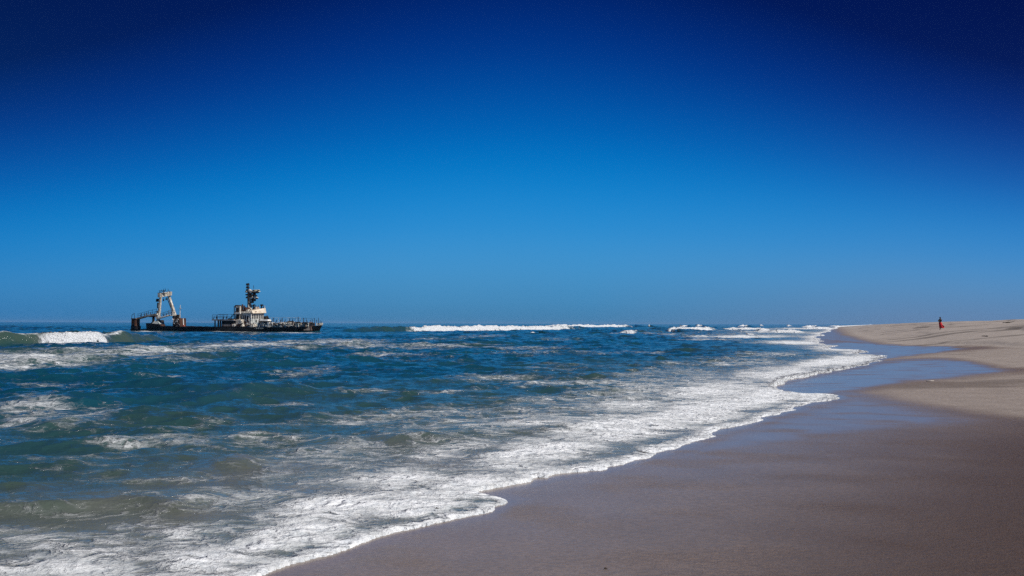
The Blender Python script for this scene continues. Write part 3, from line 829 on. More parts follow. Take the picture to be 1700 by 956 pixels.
# --- inclined walkway
def beam(name, p, q, w, h, mat):
    m = part(name, mat); p = Vector(p); q = Vector(q); y = Vector((0, w / 2, 0)); z = Vector((0, 0, h / 2))
    m.hexa([p - y - z, q - y - z, q + y - z, p + y - z, p - y + z, q - y + z, q + y + z, p + y + z]); return m.done()
tw = -2.6
wk = beam('walkway', Pp(228, 529.6, tw), Pp(246, 524.6, tw), .9, .30, m_rustpale)
beam('walkway', Pp(246, 524.4, tw), Pp(263, 521.9, tw), .9, .36, m_cream)
beam('walkway', Pp(264, 528.6, tw), Pp(280, 524.0, tw + .2), .7, .22, m_white)
beam('walkway', Pp(279.5, 523.9, tw + .2), Pp(291.5, 523.0, tw + 1.0), .8, .26, m_cream)
railing('railing', [Pp(229, 528.6, tw - .4), Pp(246, 523.6, tw - .4), Pp(260, 521.0, tw - .4)], .95, m_dark, .9)
railing('railing', [Pp(266, 527.6, tw), Pp(279, 523.2, tw), Pp(290, 522.4, tw)], .85, m_dark, .9)
m = part('platform_grating', m_cream)
for k_, y in enumerate((516.2, 518.4, 520.6)):
    a = Pp(281.5, y, tw + .6); b = Pp(288.5, y, tw + .6); m.box(a[0], b[0], tw + .2, tw + 1.0, a[2] - .05, a[2] + .05)
m.done()
# --- gantry
tl, tr = -2.5, 2.1
lf, lm_, lt = Pp(261.5, 537.5, tl), Pp(264, 521, tl), Pp(266.6, 493.5, tl)
m = part('gantry_leg', m_cream)
def sqtube(m, p, q, a0, a1):
    p = Vector(p); q = Vector(q)
    m.hexa([p + Vector((-a0, -a0, 0)), p + Vector((a0, -a0, 0)), p + Vector((a0, a0, 0)), p + Vector((-a0, a0, 0)),
            q + Vector((-a1, -a1, 0)), q + Vector((a1, -a1, 0)), q + Vector((a1, a1, 0)), q + Vector((-a1, a1, 0))])
sqtube(m, lf, lm_, .24, .24); sqtube(m, lm_, lt, .235, .18); leg1 = m.done()
m = part('leg_joint', m_cream, leg1); a = Pp(263, 526.5, tl); m.box(a[0] - .42, a[0] + .42, tl - .36, tl + .36, a[2] - .42, a[2] + .35, .1, .08); m.done()
m = part('leg_foot', m_pale, leg1); a = Pp(262, 537.3, tl); m.box(a[0] - 1.3, a[0] + 1.1, tl - .6, tl + .6, a[2] - .12, a[2] + .55, .75, .25); m.done()
m = part('sheave', m_dark, leg1)
a = Pp(262.4, 498.6, tl); m.box(a[0] - .34, a[0] + .12, tl - .3, tl + .3, a[2] - .34, a[2] + .30, .05, .05)
a = Pp(262.6, 507, tl); m.box(a[0] - .12, a[0] + .16, tl - .2, tl + .2, a[2] - .65, a[2] + .55)
a = Pp(261.6, 519, tl); m.box(a[0] - .1, a[0] + .2, tl - .2, tl + .2, a[2] - .9, a[2] + .35); m.done()
rf, rt = Pp(290.3, 523.4, tr), Pp(280.3, 491.5, tr)
m = part('gantry_leg', m_cream); sqtube(m, rf, rt, .27, .22); leg2 = m.done()
m = part('leg_ladder', m_dark, leg2)
for k_ in range(13):
    q = Vector(rf).lerp(Vector(rt), .08 + k_ * .07); m.box(q.x - .52, q.x - .24, tr - .2, tr + .2, q.z - .04, q.z + .04)
m.tube(Vector(rf) + Vector((-.5, 0, .3)), Vector(rt) + Vector((-.5, 0, -.5)), .06); m.done()
m = part('gantry_crossbeam', m_cream)
A_ = Vector(Pp(266.5, 490.3, tl)); B_ = Vector(Pp(281.0, 488.0, tr))
zz = Vector((0, 0, .50)); xx = Vector((.36, 0, 0)); e = Vector((0, .45, 0))
m.hexa([A_ - e - zz - xx, A_ - e - zz + xx, B_ + e - zz * .6 + xx, B_ + e - zz * .6 - xx, A_ - e + zz * .8 - xx, A_ - e + zz * .8 + xx, B_ + e + zz + xx, B_ + e + zz - xx])
for k_ in range(5):
    q = (A_ - e).lerp(B_ + e, (k_ + .5) / 5); m.box(q.x + .30, q.x + .42, q.y - .05, q.y + .05, q.z - .45, q.z + .45)
cb = m.done()
m = part('crossbeam_platform', m_dark, cb)
a = Pp(266, 486.5, tl); m.box(a[0] - .45, a[0] + .35, tl - .35, tl + 1.5, a[2] - .1, a[2] + .02)
for dx_, hh in ((-.42, .5), (.3, .75), (.9, .55), (1.4, .5)): m.tube((a[0] + dx_ * .6, tl + dx_ + .5, a[2]), (a[0] + dx_ * .6, tl + dx_ + .5, a[2] + hh), .05)
m.tube((a[0] - .3, tl - .1, a[2] + .5), (a[0] + .3, tl + 1.3, a[2] + .55), .045); m.done()
for px_, py_, t_ in ((271.4, 498, -.6), (276, 496.5, .7)):
    m = part('hanging_block', m_dark, cb); a = Pp(px_, py_, t_); m.tube((a[0], t_, a[2] + .7), (a[0], t_, a[2] - .3), .04); m.box(a[0] - .11, a[0] + .11, t_ - .1, t_ + .1, a[2] - .25, a[2] + .15); m.done()
m = part('strut', m_dark); m.tube(Pp(255, 523.5, -1.8), Pp(254.5, 538, -1.8), .26, n=8); a = Pp(254.5, 538, -1.8); m.box(a[0] - .45, a[0] + .5, -2.3, -1.3, a[2] - .1, a[2] + .35, .15, .15); m.done()
m = part('strut_bracket', m_rust); a = Pp(254, 524.5, -1.8); m.box(a[0] - .6, a[0] + .75, -2.3, -1.4, a[2] - .3, a[2] + .15); m.done()
m = part('deck_winch', m_dark); a = Pp(266.3, 534.2, -2.0); m.tube((a[0], -2.6, a[2]), (a[0], -1.3, a[2]), .38, n=10); m.box(a[0] - .5, a[0] + .5, -2.5, -1.4, a[2] - .75, a[2] - .2); m.done()
# --- rusty winch house
tn = -2.9
m = part('winch_house', m_rust); boxp(m, 286.5, 297.5, 528.4, 543.2, tn, tn + 2.1, .06, .05); wh_ = m.done()
for i in range(5):
    m = part('rib', m_rustpale if i % 3 != 1 else m_dark, wh_); boxp(m, 287.4 + i * 2.15, 288.3 + i * 2.15 + (i % 2) * .3, 529.0 + (i % 3) * .8, 541 - (i * 5 % 4), tn - .12, tn + .04); m.done()
m = part('vent_cap', m_dark, wh_); boxp(m, 286.0, 288.8, 524.2, 528.5, tn + .5, tn + 1.3, .03, .03); m.done()
m = part('vent_cap', m_dark, wh_); boxp(m, 292, 295, 522.6, 528.5, tn + .5, tn + 1.4, .05, .05); m.done()
m = part('aerial_pole', m_cream); m.tube(Pp(298.6, 528, tn + 1), Pp(299.3, 506.5, tn + 1), .085, .05); a = Pp(299.2, 512.5, tn + 1); m.tube((a[0] - .35, tn + 1, a[2]), (a[0] + .35, tn + 1, a[2]), .05); m.done()
m = part('side_post', m_white, wh_); m.tube(Pp(304.2, 529, tn - .1), Pp(304.6, 541, tn - .1), .10); m.done()
m = part('life_ring', blend_mat('faded_red', (.45, .10, .08), (.55, .16, .12), None), wh_); a = Pp(304.8, 541.2, tn - .1); m.tube((a[0], tn - .22, a[2]), (a[0], tn, a[2]), .22, n=10); m.done()
# --- raised aft platform before the bridge
ta = -3.4
m = part('aft_platform', m_rustpale); boxp(m, 351.5, 388, 530.4, 532.4, ta, ta + 2.2); ap = m.done()
for x in (357, 362.5, 366):
    m = part('platform_post', m_dark); m.tube(Pp(x, 532.2, ta + .2), Pp(x, 543, ta + .2), .17 if x > 360 else .14, n=8); m.done()
m = part('platform_shade', m_dark); boxp(m, 368, 400, 532.6, 543.2, ta + .5, ta + 3.0); dh = m.done()  # dark box added for the shaded space below the platform
m = part('low_bulkhead', m_rustpale); boxp(m, 368.5, 385.5, 538.2, 542.0, ta + .1, ta + .35); m.done()
railing('railing', [Pp(352.5, 530.4, ta + .1), Pp(378, 530.4, ta + .1)], .95, m_dark, .8)
railing('railing', [Pp(361, 530.4, ta + 1.6), Pp(392, 530.4, ta + 1.6)], 1.05, m_dark, 1.1)
m = part('stay', m_dark); m.tube(Pp(382, 530.5, ta + 1), Pp(391, 517, ta + 1), .06); m.tube(Pp(380, 529, ta + 1.4), Pp(391, 521, ta + 1.4), .05); m.done()
m = part('aft_locker', m_dark); boxp(m, 378, 390, 529.0, 530.6, ta + .3, ta + 1.3); m.done()
# --- funnel tower
tf = -2.5
m = part('funnel', m_cream)
boxp(m, 390.6, 398, 508.2, 531, tf, tf + 1.2, .06, .06); fn = m.done()
m = part('funnel_opening', m_dark, fn); boxp(m, 392.0, 396.4, 511.2, 518.4, tf - .03, tf + .1); m.done()
m = part('funnel_opening', m_dark, fn); boxp(m, 392.3, 396.8, 522.2, 530, tf - .03, tf + .1); m.done()
m = part('funnel_top', m_dark, fn); boxp(m, 389.6, 395, 506.6, 511, tf + .3, tf + 1.5, .08, .05); m.done()
m = part('funnel_ledge', m_white, fn); boxp(m, 389.2, 398.6, 519.0, 521.2, tf - .2, tf + 1.3); m.done()
m = part('exhaust_pipe', m_rust, fn)
for x, y in ((402.5, 505.5), (405.6, 507.5), (408, 510)): m.tube(Pp(x, 519, tf + .6), Pp(x, y, tf + .6), .17, n=8)
m.done()
m = part('ladder', m_dark)
for x in (388.6, 389.8): m.tube(Pp(x, 531, tf), Pp(x, 508, tf), .05)
for k_ in range(10): m.tube(Pp(388.6, 510 + k_ * 2.1, tf), Pp(389.8, 510 + k_ * 2.1, tf), .035)
m.done()
# --- wheelhouse
tb0, tb1 = -2.2, 1.9
m = part('wheelhouse', m_pale)
sA = Pp(401.5, 530, tb0)[0]; sB = Pp(417.0, 530, tb0)[0]
zB = Pp(410, 543.3, tb0)[2]; zM = Pp(410, 520.0, tb0)[2]
m.box(sA, sB, tb0, tb1, zB, zM); wheel = m.done()
m = part('roof', m_cream, wheel); m.box(sA - .25, sB + .3, tb0 - .25, tb1 + .25, zM, zM + .34, .12, .12)
m.box(sA + .3, sB - .1, tb0 + .5, tb1 - .3, zM + .34, zM + .62, .25, .3); m.done()
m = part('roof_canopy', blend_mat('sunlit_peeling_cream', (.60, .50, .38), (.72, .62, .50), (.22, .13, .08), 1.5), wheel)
# the bulging sheet over the front windows
z_ = zM + .06
m.hexa([(sB - .6, tb0 + .2, z_), (sB + .45, tb0 - .05, z_ - .12), (sB + .45, tb1 + .25, z_ + .02), (sB - .6, tb1 - .1, z_ + .1),
        (sB - .9, tb0 + .5, z_ + .55), (sB + .05, tb0 + .15, z_ + .45), (sB + .15, tb1 + .35, z_ + 1.05), (sB - .9, tb1 - .3, z_ + .95)])
cn = m.done()
m = part('canopy_dent', m_rust, cn); m.box(sB + .18, sB + .36, -1.35, -.75, z_ + .12, z_ + .34, .03, .08); m.done()
m = part('canopy_post', m_cream, cn); m.tube((sB + .1, tb1 + .1, z_ + .5), (sB + .15, tb1 + .1, z_ + 1.6), .07); m.done()
m = part('canopy_post', m_rust, cn); m.tube((sB - .3, .2, z_ + .5), (sB - .5, .3, z_ + 1.35), .09); m.done()
for k_ in range(7):      # front windows
    w = part('window', m_glass, wheel)
    y = tb0 + .35 + k_ * (tb1 - tb0 - .7) / 6
    zc = Pp(420, 526.2, tb0)[2]
    w.box(sB - .05, sB + .025, y - .15, y + .15, zc - .38, zc + .42); w.done()
for k_ in range(8):
    w = part('window_mullion', m_white, wheel)
    y = tb0 + .08 + k_ * (tb1 - tb0 - .16) / 7
    w.box(sB - .02, sB + .07, y - .06, y + .06, zM - 1.55, zM - .05); w.done()
m = part('side_opening', m_dark, wheel)
boxp(m, 404.0, 408.0, 524.2, 531, tb0 - .03, tb0 + .1); boxp(m, 409.5, 413.4, 525.0, 531, tb0 - .03, tb0 + .1); boxp(m, 403, 407, 533, 542, tb0 - .03, tb0 + .1); m.done()
m = part('door_opening', m_rust, wheel); boxp(m, 402.6, 408.6, 534.5, 542.6, tb0 - .06, tb0 + .05); boxp(m, 410.4, 412.6, 531.5, 538.5, tb0 - .05, tb0 + .05); m.done()
for y, w_, z0_, z1_ in ((-.6, .16, .95, 1.55), (.5, .28, .8, 1.7), (1.3, .2, .3, 1.2), (-1.5, .12, .2, .9)):
    m = part('front_opening', m_dark, wheel); m.box(sB - .05, sB + .03, y - w_, y + w_, zB + z0_, zB + z1_); m.done()
for i in range(5):
    m = part('side_rib', m_white, wheel); x = 401.8 + i * 3.6; boxp(m, x, x + .7, 521, 533 if i % 2 else 528, tb0 - .10, tb0 + .02); m.done()
m = part('bridge_wing', m_dark); m.box(sB - 1.2, sB + .5, tb1 - .1, tb1 + .9, zM - 2.6, zM - .6, 0, 0); m.done()
m = part('wing_stay', m_dark); m.tube((sB + .3, tb1 + .6, zM - .5), (sB + 1.3, tb1 + .9, zB + 1.0), .12); m.done()
# --- jumble of cream deck machinery by the funnel
m = part('deck_machinery', m_cream)
for x0, x1, y0, y1, t_ in ((387, 394, 537.2, 541.6, -3.3), (391, 397, 532.6, 538.5, -3.2), (396.5, 401, 533.6, 538, -3.4), (385.5, 389, 538.8, 542, -3.5), (392, 400.5, 530.4, 532.3, -3.1), (399, 402.4, 538.4, 542, -3.2)):
    boxp(m, x0, x1, y0, y1, t_, t_ + .8, .08, .08)
a = Pp(399, 534.8, -3.5); m.tube((a[0], -3.6, a[2]), (a[0], -2.9, a[2]), .42, n=10); m.done()
m = part('deck_machinery', m_rust); boxp(m, 392, 396.4, 538.6, 542.6, -3.6, -3.2); boxp(m, 397, 399, 537.9, 539.5, -3.6, -3.3); m.done()
m = part('companionway', m_cream); boxp(m, 408.4, 422, 537.6, 543.2, -3.4, -2.4, .15, .1); cw = m.done()
m = part('hatch', m_dark, cw); boxp(m, 411.5, 414, 539.5, 542.6, -3.46, -3.3); m.done()
m = part('bollard', m_cream); 
for x in (417.5, 420.6): m.tube(Pp(x, 543.3, -3.6), Pp(x, 538.8, -3.6), .18, n=8)
m.done()
# --- mast
tm = -.3
mb_ = Pp(414.0, 517, tm); mt_ = Pp(414.6, 500, tm)
m = part('mast', m_cream); m.tube(mb_, mt_, .62, .26, n=8); m.tube(mt_, Pp(413.6, 484, tm), .26, .20, n=8); mast = m.done()
m = part('mast_top', m_dark, mast); m.tube(Pp(412.2, 486, tm), Pp(411.4, 471.5, tm), .17, .09, n=7)
for y, w_ in ((482.2, .34), (477.4, .30), (472.6, .30)):
    a = Pp(411.3, y, tm); m.box(a[0] - w_, a[0] + w_, tm - .25, tm + .25, a[2] - .22, a[2] + .24, .06, .06)
a = Pp(410.0, 471.8, tm); m.tube((a[0] - .15, tm, a[2]), (a[0] + .5, tm, a[2] + .15), .07)
m.done()
m = part('mast_ladder', m_dark, mast); m.tube(Pp(411.2, 513, tm - .5), Pp(412.0, 486, tm - .3), .10)
m.tube(Pp(411.9, 500, tm - .4), Pp(412.1, 487, tm - .3), .17); m.done()
for y, xa, xb, th in ((484.3, 408.8, 430.2, .13), (494.6, 409.3, 427.2, .12)):
    m = part('crosstree', m_cream, mast); a = Pp(xa, y, tm); b = Pp(xb, y - .6, tm)
    m.box(a[0], b[0], tm - .3, tm + .3, a[2] - th, a[2] + th); m.done()
m = part('radar', blend_mat('radar_cream', (.66, .60, .38), (.74, .70, .55), (.3, .2, .1), 2.2), mast); a = Pp(424.6, 482.8, tm); m.box(a[0] - .75, a[0] + .95, tm - .28, tm + .28, a[2] - .22, a[2] + .20, .12, .1); m.done()
m = part('radar_mount', m_dark, mast)
a = Pp(422.2, 486.5, tm); m.box(a[0] - .28, a[0] + .22, tm - .25, tm + .25, a[2] - .55, a[2] + .6)
a = Pp(425.5, 486.5, tm); m.box(a[0] - .3, a[0] + .35, tm - .2, tm + .2, a[2] - .1, a[2] + .12)
m.tube(Pp(421.2, 479.6, tm), Pp(421.0, 474.0, tm), .05); m.tube(Pp(421.6, 496, tm), Pp(421.9, 487, tm), .10); m.done()
for x, y, r_ in ((414.8, 482.6, .26), (417.8, 484.2, .24), (410.0, 484.8, .2), (423.8, 494.0, .22), (419.2, 493.4, .22)):
    m = part('lamp', m_cream, mast); a = Pp(x, y, tm); m.tube((a[0], tm - .35, a[2]), (a[0], tm + .3, a[2]), r_, n=8); m.done()
for x, y, r_ in ((411.0, 493.8, .2), (419.8, 497.8, .33), (422, 498.4, .26), (417.5, 491.2, .34), (424.9, 491.2, .15), (413.2, 488.5, .2), (415.6, 487.6, .18), (427.6, 485.4, .2), (409.6, 489.5, .17), (426.0, 495.6, .16), (418.8, 501.8, .22), (429.3, 482.6, .12)):
    m = part('lamp', m_dark, mast); a = Pp(x, y, tm - .2); m.tube((a[0], tm - .45, a[2]), (a[0], tm + .1, a[2]), r_, n=7); m.done()
m = part('mast_bracket', m_dark, mast); m.tube(Pp(415.5, 499, tm), Pp(421, 495.6, tm), .12); m.done(); m = part('mast_bracket', m_dark, mast); m.tube(Pp(415.5, 489, tm), Pp(420, 485, tm), .12); m.done()
m = part('searchlight', m_dark); a = Pp(421.4, 508.2, -.8); m.box(a[0] - .45, a[0] + .4, -1.1, -.5, a[2] - .12, a[2] + .14); m.tube(Pp(420.4, 515, -.8), Pp(420.4, 505.5, -.8), .09); m.tube(Pp(420.5, 507, -.8), Pp(423.8, 505, -.8), .07); m.done()
m = part('roof_locker', m_rustpale); boxp(m, 418.5, 424.5, 509.6, 515.4, -.6, .8, .12, .1); m.done()
m = part('compass_post', m_dark); m.tube(Pp(434, 513, 1.3), Pp(434, 508, 1.3), .14); a = Pp(434.5, 507, 1.3); m.box(a[0] - .28, a[0] + .32, 1.1, 1.5, a[2] - .15, a[2] + .18, .05, .05); m.done()
m = part('roof_housing', m_rust); boxp(m, 403.8, 409.5, 510.8, 516.6, -1.9, -.6, .12, .1); m.done()
m = part('roof_housing', m_cream); boxp(m, 408.5, 412, 513.6, 517, -2.0, -1.2, .08, .08); m.done()
m = part('vent_cowl', m_pale); m.tube(Pp(405.0, 519, -1.4), Pp(405.0, 515.3, -1.4), .22, n=8); m.done()
# --- fore house with the white overhanging slab
m = part('fore_deckhouse', m_pale); boxp(m, 427.5, 442.5, 536.6, 543.6, -3.3, -1.9); fd = m.done()
m = part('overhang_slab', m_white); boxp(m, 430.5, 444.5, 530.4, 533.2, -3.6, -2.4, .10, .10); m.done()
m = part('slab_gap_block', m_dark); boxp(m, 431.5, 443.5, 533.2, 536.4, -3.4, -2.3); m.done()  # dark block filling the gap below the slab
m = part('panel_opening', m_dark, fd); boxp(m, 428.5, 443.8, 537.4, 538.7, -3.34, -3.2); boxp(m, 433.5, 440.5, 540.8, 541.6, -3.34, -3.2); m.done()
m = part('fore_post', m_white); boxp(m, 443.6, 446.4, 535.4, 543.4, -3.5, -3.1); m.done()
# --- foredeck bulwark, plate by plate, crumpled
m = part('bulwark_backing', m_rustpale); prev = None
for s in np.linspace(Pp(446.8, 540, -3.4)[0], Pp(512, 540, -2.6)[0], 10):
    hb = half(s, LEN) - .55; px, _ = local_px(s, -hb, 0); z1_ = Pp(px, 536.4, -hb)[2]
    if prev: m.hexa([(prev[0], prev[1], .2), (s, -hb, .2), (s, -hb + .15, .2), (prev[0], prev[1] + .15, .2), (prev[0], prev[1], prev[2]), (s, -hb, z1_), (s, -hb + .15, z1_), (prev[0], prev[1] + .15, prev[2])])
    prev = (s, -hb, z1_)
m.done()
xs = list(np.linspace(446.8, 512, 17))
for i in range(16):
    mat = (m_rustpale, m_cream, m_pale, m_rustpale, m_cream, m_white)[(i * 7 + i // 3) % 6]
    m = part('bulwark_plate', mat)
    xa, xb = xs[i], xs[i + 1] - .25
    sa = Pp(xa, 540, -3.4)[0]; hb = max(.4, half(sa, LEN) - .15)
    yt = 535.6 + random.uniform(-.5, .7) + (0.6 if i > 12 else 0)
    a = Pp(xa, 540, -hb); b = Pp(xb, 540, -max(.4, half(Pp(xb, 540, -hb)[0], LEN) - .15))
    z0_ = Pp(xa, 543.8, -hb)[2]; z1_ = Pp(xa, yt, -hb)[2]
    w1 = random.uniform(-.15, .15); w2 = random.uniform(-.15, .15)
    n0 = len(m.v)
    m.hexa([(a[0], a[1], z0_), (b[0], b[1], z0_), (b[0], b[1] + .3, z0_), (a[0], a[1] + .3, z0_),
            (a[0], a[1] + w1, z1_), (b[0], b[1] + w2, z1_ + random.uniform(-.1, .1)), (b[0], b[1] + .35 + w2, z1_), (a[0], a[1] + .35 + w1, z1_)])
    for k_ in range(2):   # stiffeners and hanging debris
        zz_ = z0_ + (z1_ - z0_) * random.uniform(.2, .85)
        m.tube((a[0], a[1] - .1, zz_ + random.uniform(-.15, .15)), (b[0], b[1] - .1, zz_), .06, n=5)
    m.done()
rd = random.Random(5)
for nm, mt_d, cnt in (('deck_debris', m_rust, 28), ('deck_debris', m_white, 64), ('deck_debris', m_pale, 30)):
    m = part(nm, mt_d)
    for i in range(cnt):
        zone = rd.random()
        if zone < .55: x, y, t_ = rd.uniform(447, 512), rd.uniform(535.2, 542.6), -2.9
        elif zone < .85: x, y, t_ = rd.uniform(388, 447), rd.uniform(536, 543), -3.5
        else: x, y, t_ = rd.uniform(286, 300), rd.uniform(529, 541), -3.05
        if x > 447:
            s_ = Pp(x, y, -3)[0]; t_ = -half(s_, LEN) - rd.uniform(-.1, .15)
        a = Vector(Pp(x, y, t_)); q = a + Vector((rd.uniform(-.55, .55), rd.uniform(-.1, .2), rd.uniform(-.25, .25)))
        m.tube(a, q, rd.uniform(.03, .10), rd.uniform(.02, .08), 5)
    o_ = m.done(); o_['kind'] = 'stuff'
m = part('scupper', m_dark)
for i in range(22):
    x = random.uniform(447, 510); y = random.uniform(537.5, 542.5)
    sa = Pp(x, y, -3.4)[0]; hb = half(sa, LEN); a = Pp(x, y, -hb)
    w_ = random.uniform(.06, .30); m.box(a[0] - w_, a[0] + w_, -hb - .10, -hb + .2, a[2] - .07, a[2] + .09)
o_ = m.done(); o_['kind'] = 'stuff'
# far-side bulwark
m = part('far_bulwark', m_cream)
prev = None
for s in np.linspace(30, LEN - 1.5, 16):
    hb = half(s, LEN) - .1; z = 1.0 + .015 * (s - 30)
    if prev: m.hexa([(prev[0], prev[1] - .1, .3), (s, hb - .1, .3), (s, hb + .1, .3), (prev[0], prev[1] + .1, .3), (prev[0], prev[1] - .1, prev[2]), (s, hb - .1, z), (s, hb + .1, z), (prev[0], prev[1] + .1, prev[2])])
    prev = (s, hb, z)
m.done()
m = part('foredeck', m_rustpale); m.add([(30, -3.0, 1.15), (38, -2.8, 1.2), (45, -1.2, 1.3), (45, 1.2, 1.3), (38, 2.8, 1.2), (30, 3.0, 1.15),
      (30, -3.0, .4), (38, -2.8, .4), (45, -1.2, .4), (45, 1.2, .4), (38, 2.8, .4), (30, 3.0, .4)],
      [(0, 1, 2, 3, 4, 5), (11, 10, 9, 8, 7, 6), (0, 6, 7, 1), (1, 7, 8, 2), (2, 8, 9, 3), (3, 9, 10, 4), (4, 10, 11, 5), (5, 11, 6, 0)]); m.done()
for x0, x1, y0, y1 in ((474.5, 484, 533.0, 535.6), (489, 495.5, 534.2, 536), (501, 507, 534.5, 536.2)):
    m = part('anchor_winch', m_dark); boxp(m, x0, x1, y0 + 1.2, y1, -2.2, -1.2)
    a = Pp((x0 + x1) / 2, y0 + 1.4, -2.2); m.tube((a[0], -2.4, a[2]), (a[0], -1.0, a[2]), (y1 - y0) * .07, n=9); m.done()
fr = []
for x in (449, 462, 478, 492, 498): fr.append(Pp(x, 535.8, -2.6 if x < 490 else -2.0))
railing('railing', fr, 1.0, m_pale, 1.9, (1.0,), .026)
railing('railing', [(f[0] + .5, 2.4, f[2]) for f in fr], .9, m_dark, 2.4, (1.0,), .022)
for x, yt in ((454.5, 528), (468.5, 528.2), (481, 529), (495, 526.2), (503.5, 528)): m = part('jib_post', m_dark); m.tube(Pp(x, 536, -1.6), Pp(x, yt, -1.6), .07); m.done()
m = part('deck_windlass', blend_mat('pinkish_rust', (.34, .20, .16), (.48, .34, .28), (.10, .05, .04), 2.0)); q_ = -half(Pp(515, 540, -2)[0], LEN)
boxp(m, 512.6, 516.5, 537.2, 540.4, q_ + .25, q_ + .8, .15, .1)
a = Pp(515, 537.0, q_ + .3); m.tube((a[0], q_ + .05, a[2]), (a[0], q_ + .8, a[2]), .26, n=9); m.done()
m = part('deck_windlass', m_dark); boxp(m, 513.5, 518.5, 535.4, 537.4, -1.2, -.6, .1, .1); m.done()
# bow bulwark curving to the stem
m = part('bow_bulwark', m_cream)
prev = None
for s in np.linspace(Pp(521, 540, -1.6)[0], LEN + .05, 10):
    hb = half(min(s, LEN), LEN) + .02
    px, _ = local_px(s, -hb, 0)
    zl = Pp(px, 541.0 - (px - 520) * .06, -hb)[2]; zh = Pp(px, 536.2 + .02 * (px - 520), -hb)[2] + .05 * math.sin(s * 5)
    if prev:
        for sg in (-1, 1):
            p0, p1, p2, p3 = prev
            m.hexa([(p0, sg * p1, p2), (s, sg * hb, zl), (s, sg * max(hb - .12, 0), zl), (p0, sg * max(p1 - .12, 0), p2),
                    (p0, sg * (p1 + .06), p3), (s, sg * (hb + .06), zh), (s, sg * max(hb - .08, 0), zh), (p0, sg * max(p1 - .08, 0), p3)])
    prev = (s, hb, zl, zh)
m.done()
for x, yt in ((515, 532), (518.5, 530.5), (522, 528.4), (525.5, 531), (528.6, 528.0), (531.5, 532.5), (534, 534)):
    s_ = Pp(x, 537, -.6)
    m = part('bow_post', m_dark); m.tube((s_[0], -.6, s_[2]), (s_[0], -.6, Pp(x, yt, -.6)[2]), .055); m.done()

# ------------------------------------------------------------------ cormorants on the wreck
m_bird = blend_mat('cormorant_plumage', (.008, .010, .016), (.016, .018, .026), None, 6.0, .5)
mb = MB()
mb.loft([((-.34, 0, .10), (0, .05, 0), (0, 0, .02)), ((-.18, 0, .20), (0, .09, 0), (0, 0, .07)), ((-.04, 0, .34), (0, .12, 0), (.07, 0, .10)), ((.06, 0, .50), (0, .10, 0), (.08, 0, .04)),
         ((.09, 0, .62), (0, .05, 0), (.05, 0, .01)), ((.07, 0, .74), (0, .035, 0), (.035, 0, 0)), ((.09, 0, .83), (0, .035, 0), (.04, 0, .01)), ((.13, 0, .87), (0, .03, 0), (.01, 0, .03)),
         ((.18, 0, .87), (0, .012, 0), (0, 0, .012)), ((.25, 0, .85), (0, .005, 0), (0, 0, .005))], 8)
for sgn in (-1, 1):
    mb.tube((-.02, sgn * .05, .24), (0, sgn * .05, 0), .018, .014, 5)
    mb.box(-.03, .09, sgn * .05 - .035, sgn * .05 + .035, 0, .012)
cobj = mb.build('cormorant', m_bird, None, True)
mship = Matrix.Translation((S0.x, S0.y, 0)) @ Matrix.Rotation(math.atan2(AX.y, AX.x), 4, 'Z')
perches = [
    ('dark cormorant perched on the top beam of the gantry', 'cormorants on the gantry beam', [(267.5, 486.0, -2.0), (271, 485.6, -.9), (274, 485.3, 0), (279.5, 484.6, 1.7)]),
    ('dark cormorant perched on the sloping walkway beside the gantry', 'cormorants on the stern walkway', [(234, 527, tw), (239.5, 525.3, tw), (243, 524.4, tw), (250, 523.2, tw), (257, 521.9, tw), (271, 525.9, tw + .1), (276, 524.6, tw + .1), (285, 522.6, tw + .6)]),
    ('dark cormorant perched on the roof edge of the wheelhouse', 'cormorants on the wheelhouse roof', [(404, 517.6, -2.2), (408.5, 517.6, -2.2), (429, 513.2, .6), (437, 513.6, 2.0)]),
    ('dark cormorant perched on the foredeck rubble in front of the bridge', 'cormorants on the foredeck', [(452, 535.4, -3.2), (459, 535.5, -3.2), (466, 535.6, -3.2), (473, 535.6, -3.1), (486, 535.7, -3.0), (498, 535.8, -2.7), (509, 535.9, -2.3)]),
    ('dark cormorant perched on the raised platform behind the funnel', 'cormorants on the aft platform', [(355, 530.3, ta + .4), (360, 530.3, ta + .5), (371, 530.3, ta + .4), (376, 530.3, ta + .6)]),
]
first = True   # every bird of a perch looks the same in the photograph
for lab, grp, pl in perches:
    for x, y, t_ in pl:
        o = cobj if first else cobj.copy()
        if not first: COL.objects.link(o)
        first = False
        o.location = mship @ Vector(Pp(x, y, t_))
        o.rotation_euler = (0, 0, random.uniform(0, 6.28)); o.scale = (1, 1, 1) if random.random() < .5 else (.9, .9, .85)
        o['label'] = lab; o['category'] = 'bird'; o['group'] = grp

# ------------------------------------------------------------------ person on the dry beach
def beach_hit(px, py):
    d = ray(px, py); k = np.linspace(4, 400, 9000)
    z, _ = beach_z(d.x * k, d.y * k)
    gap = CAMH + d.z * k - z
    i = int(np.argmax(gap < 0)) if (gap < 0).any() else len(k) - 1
    return Vector((d.x * k[i], d.y * k[i], float(z[i])))
d_ = ray(1561, 547); YP = 109.0
pxp = np.array([d_.x * YP / d_.y]); pz, _ = beach_z(pxp, np.array([YP]))
ploc = Vector((float(pxp[0]), YP, float(pz[0])))
print('person at', ploc, project(np.array([ploc.x]), np.array([ploc.y]), np.array([ploc.z])))
person = thing('person', 'person with black top, dark hair and red wind-blown skirt standing on the dry beach', 'person', ploc, R(200))
m_skin = blend_mat('skin', (.30, .17, .11), (.34, .20, .13), None, 8, .55, bump=.001)
m_top = blend_mat('black_cloth', (.010, .011, .014), (.016, .017, .020), None, 9, .85, bump=.004)
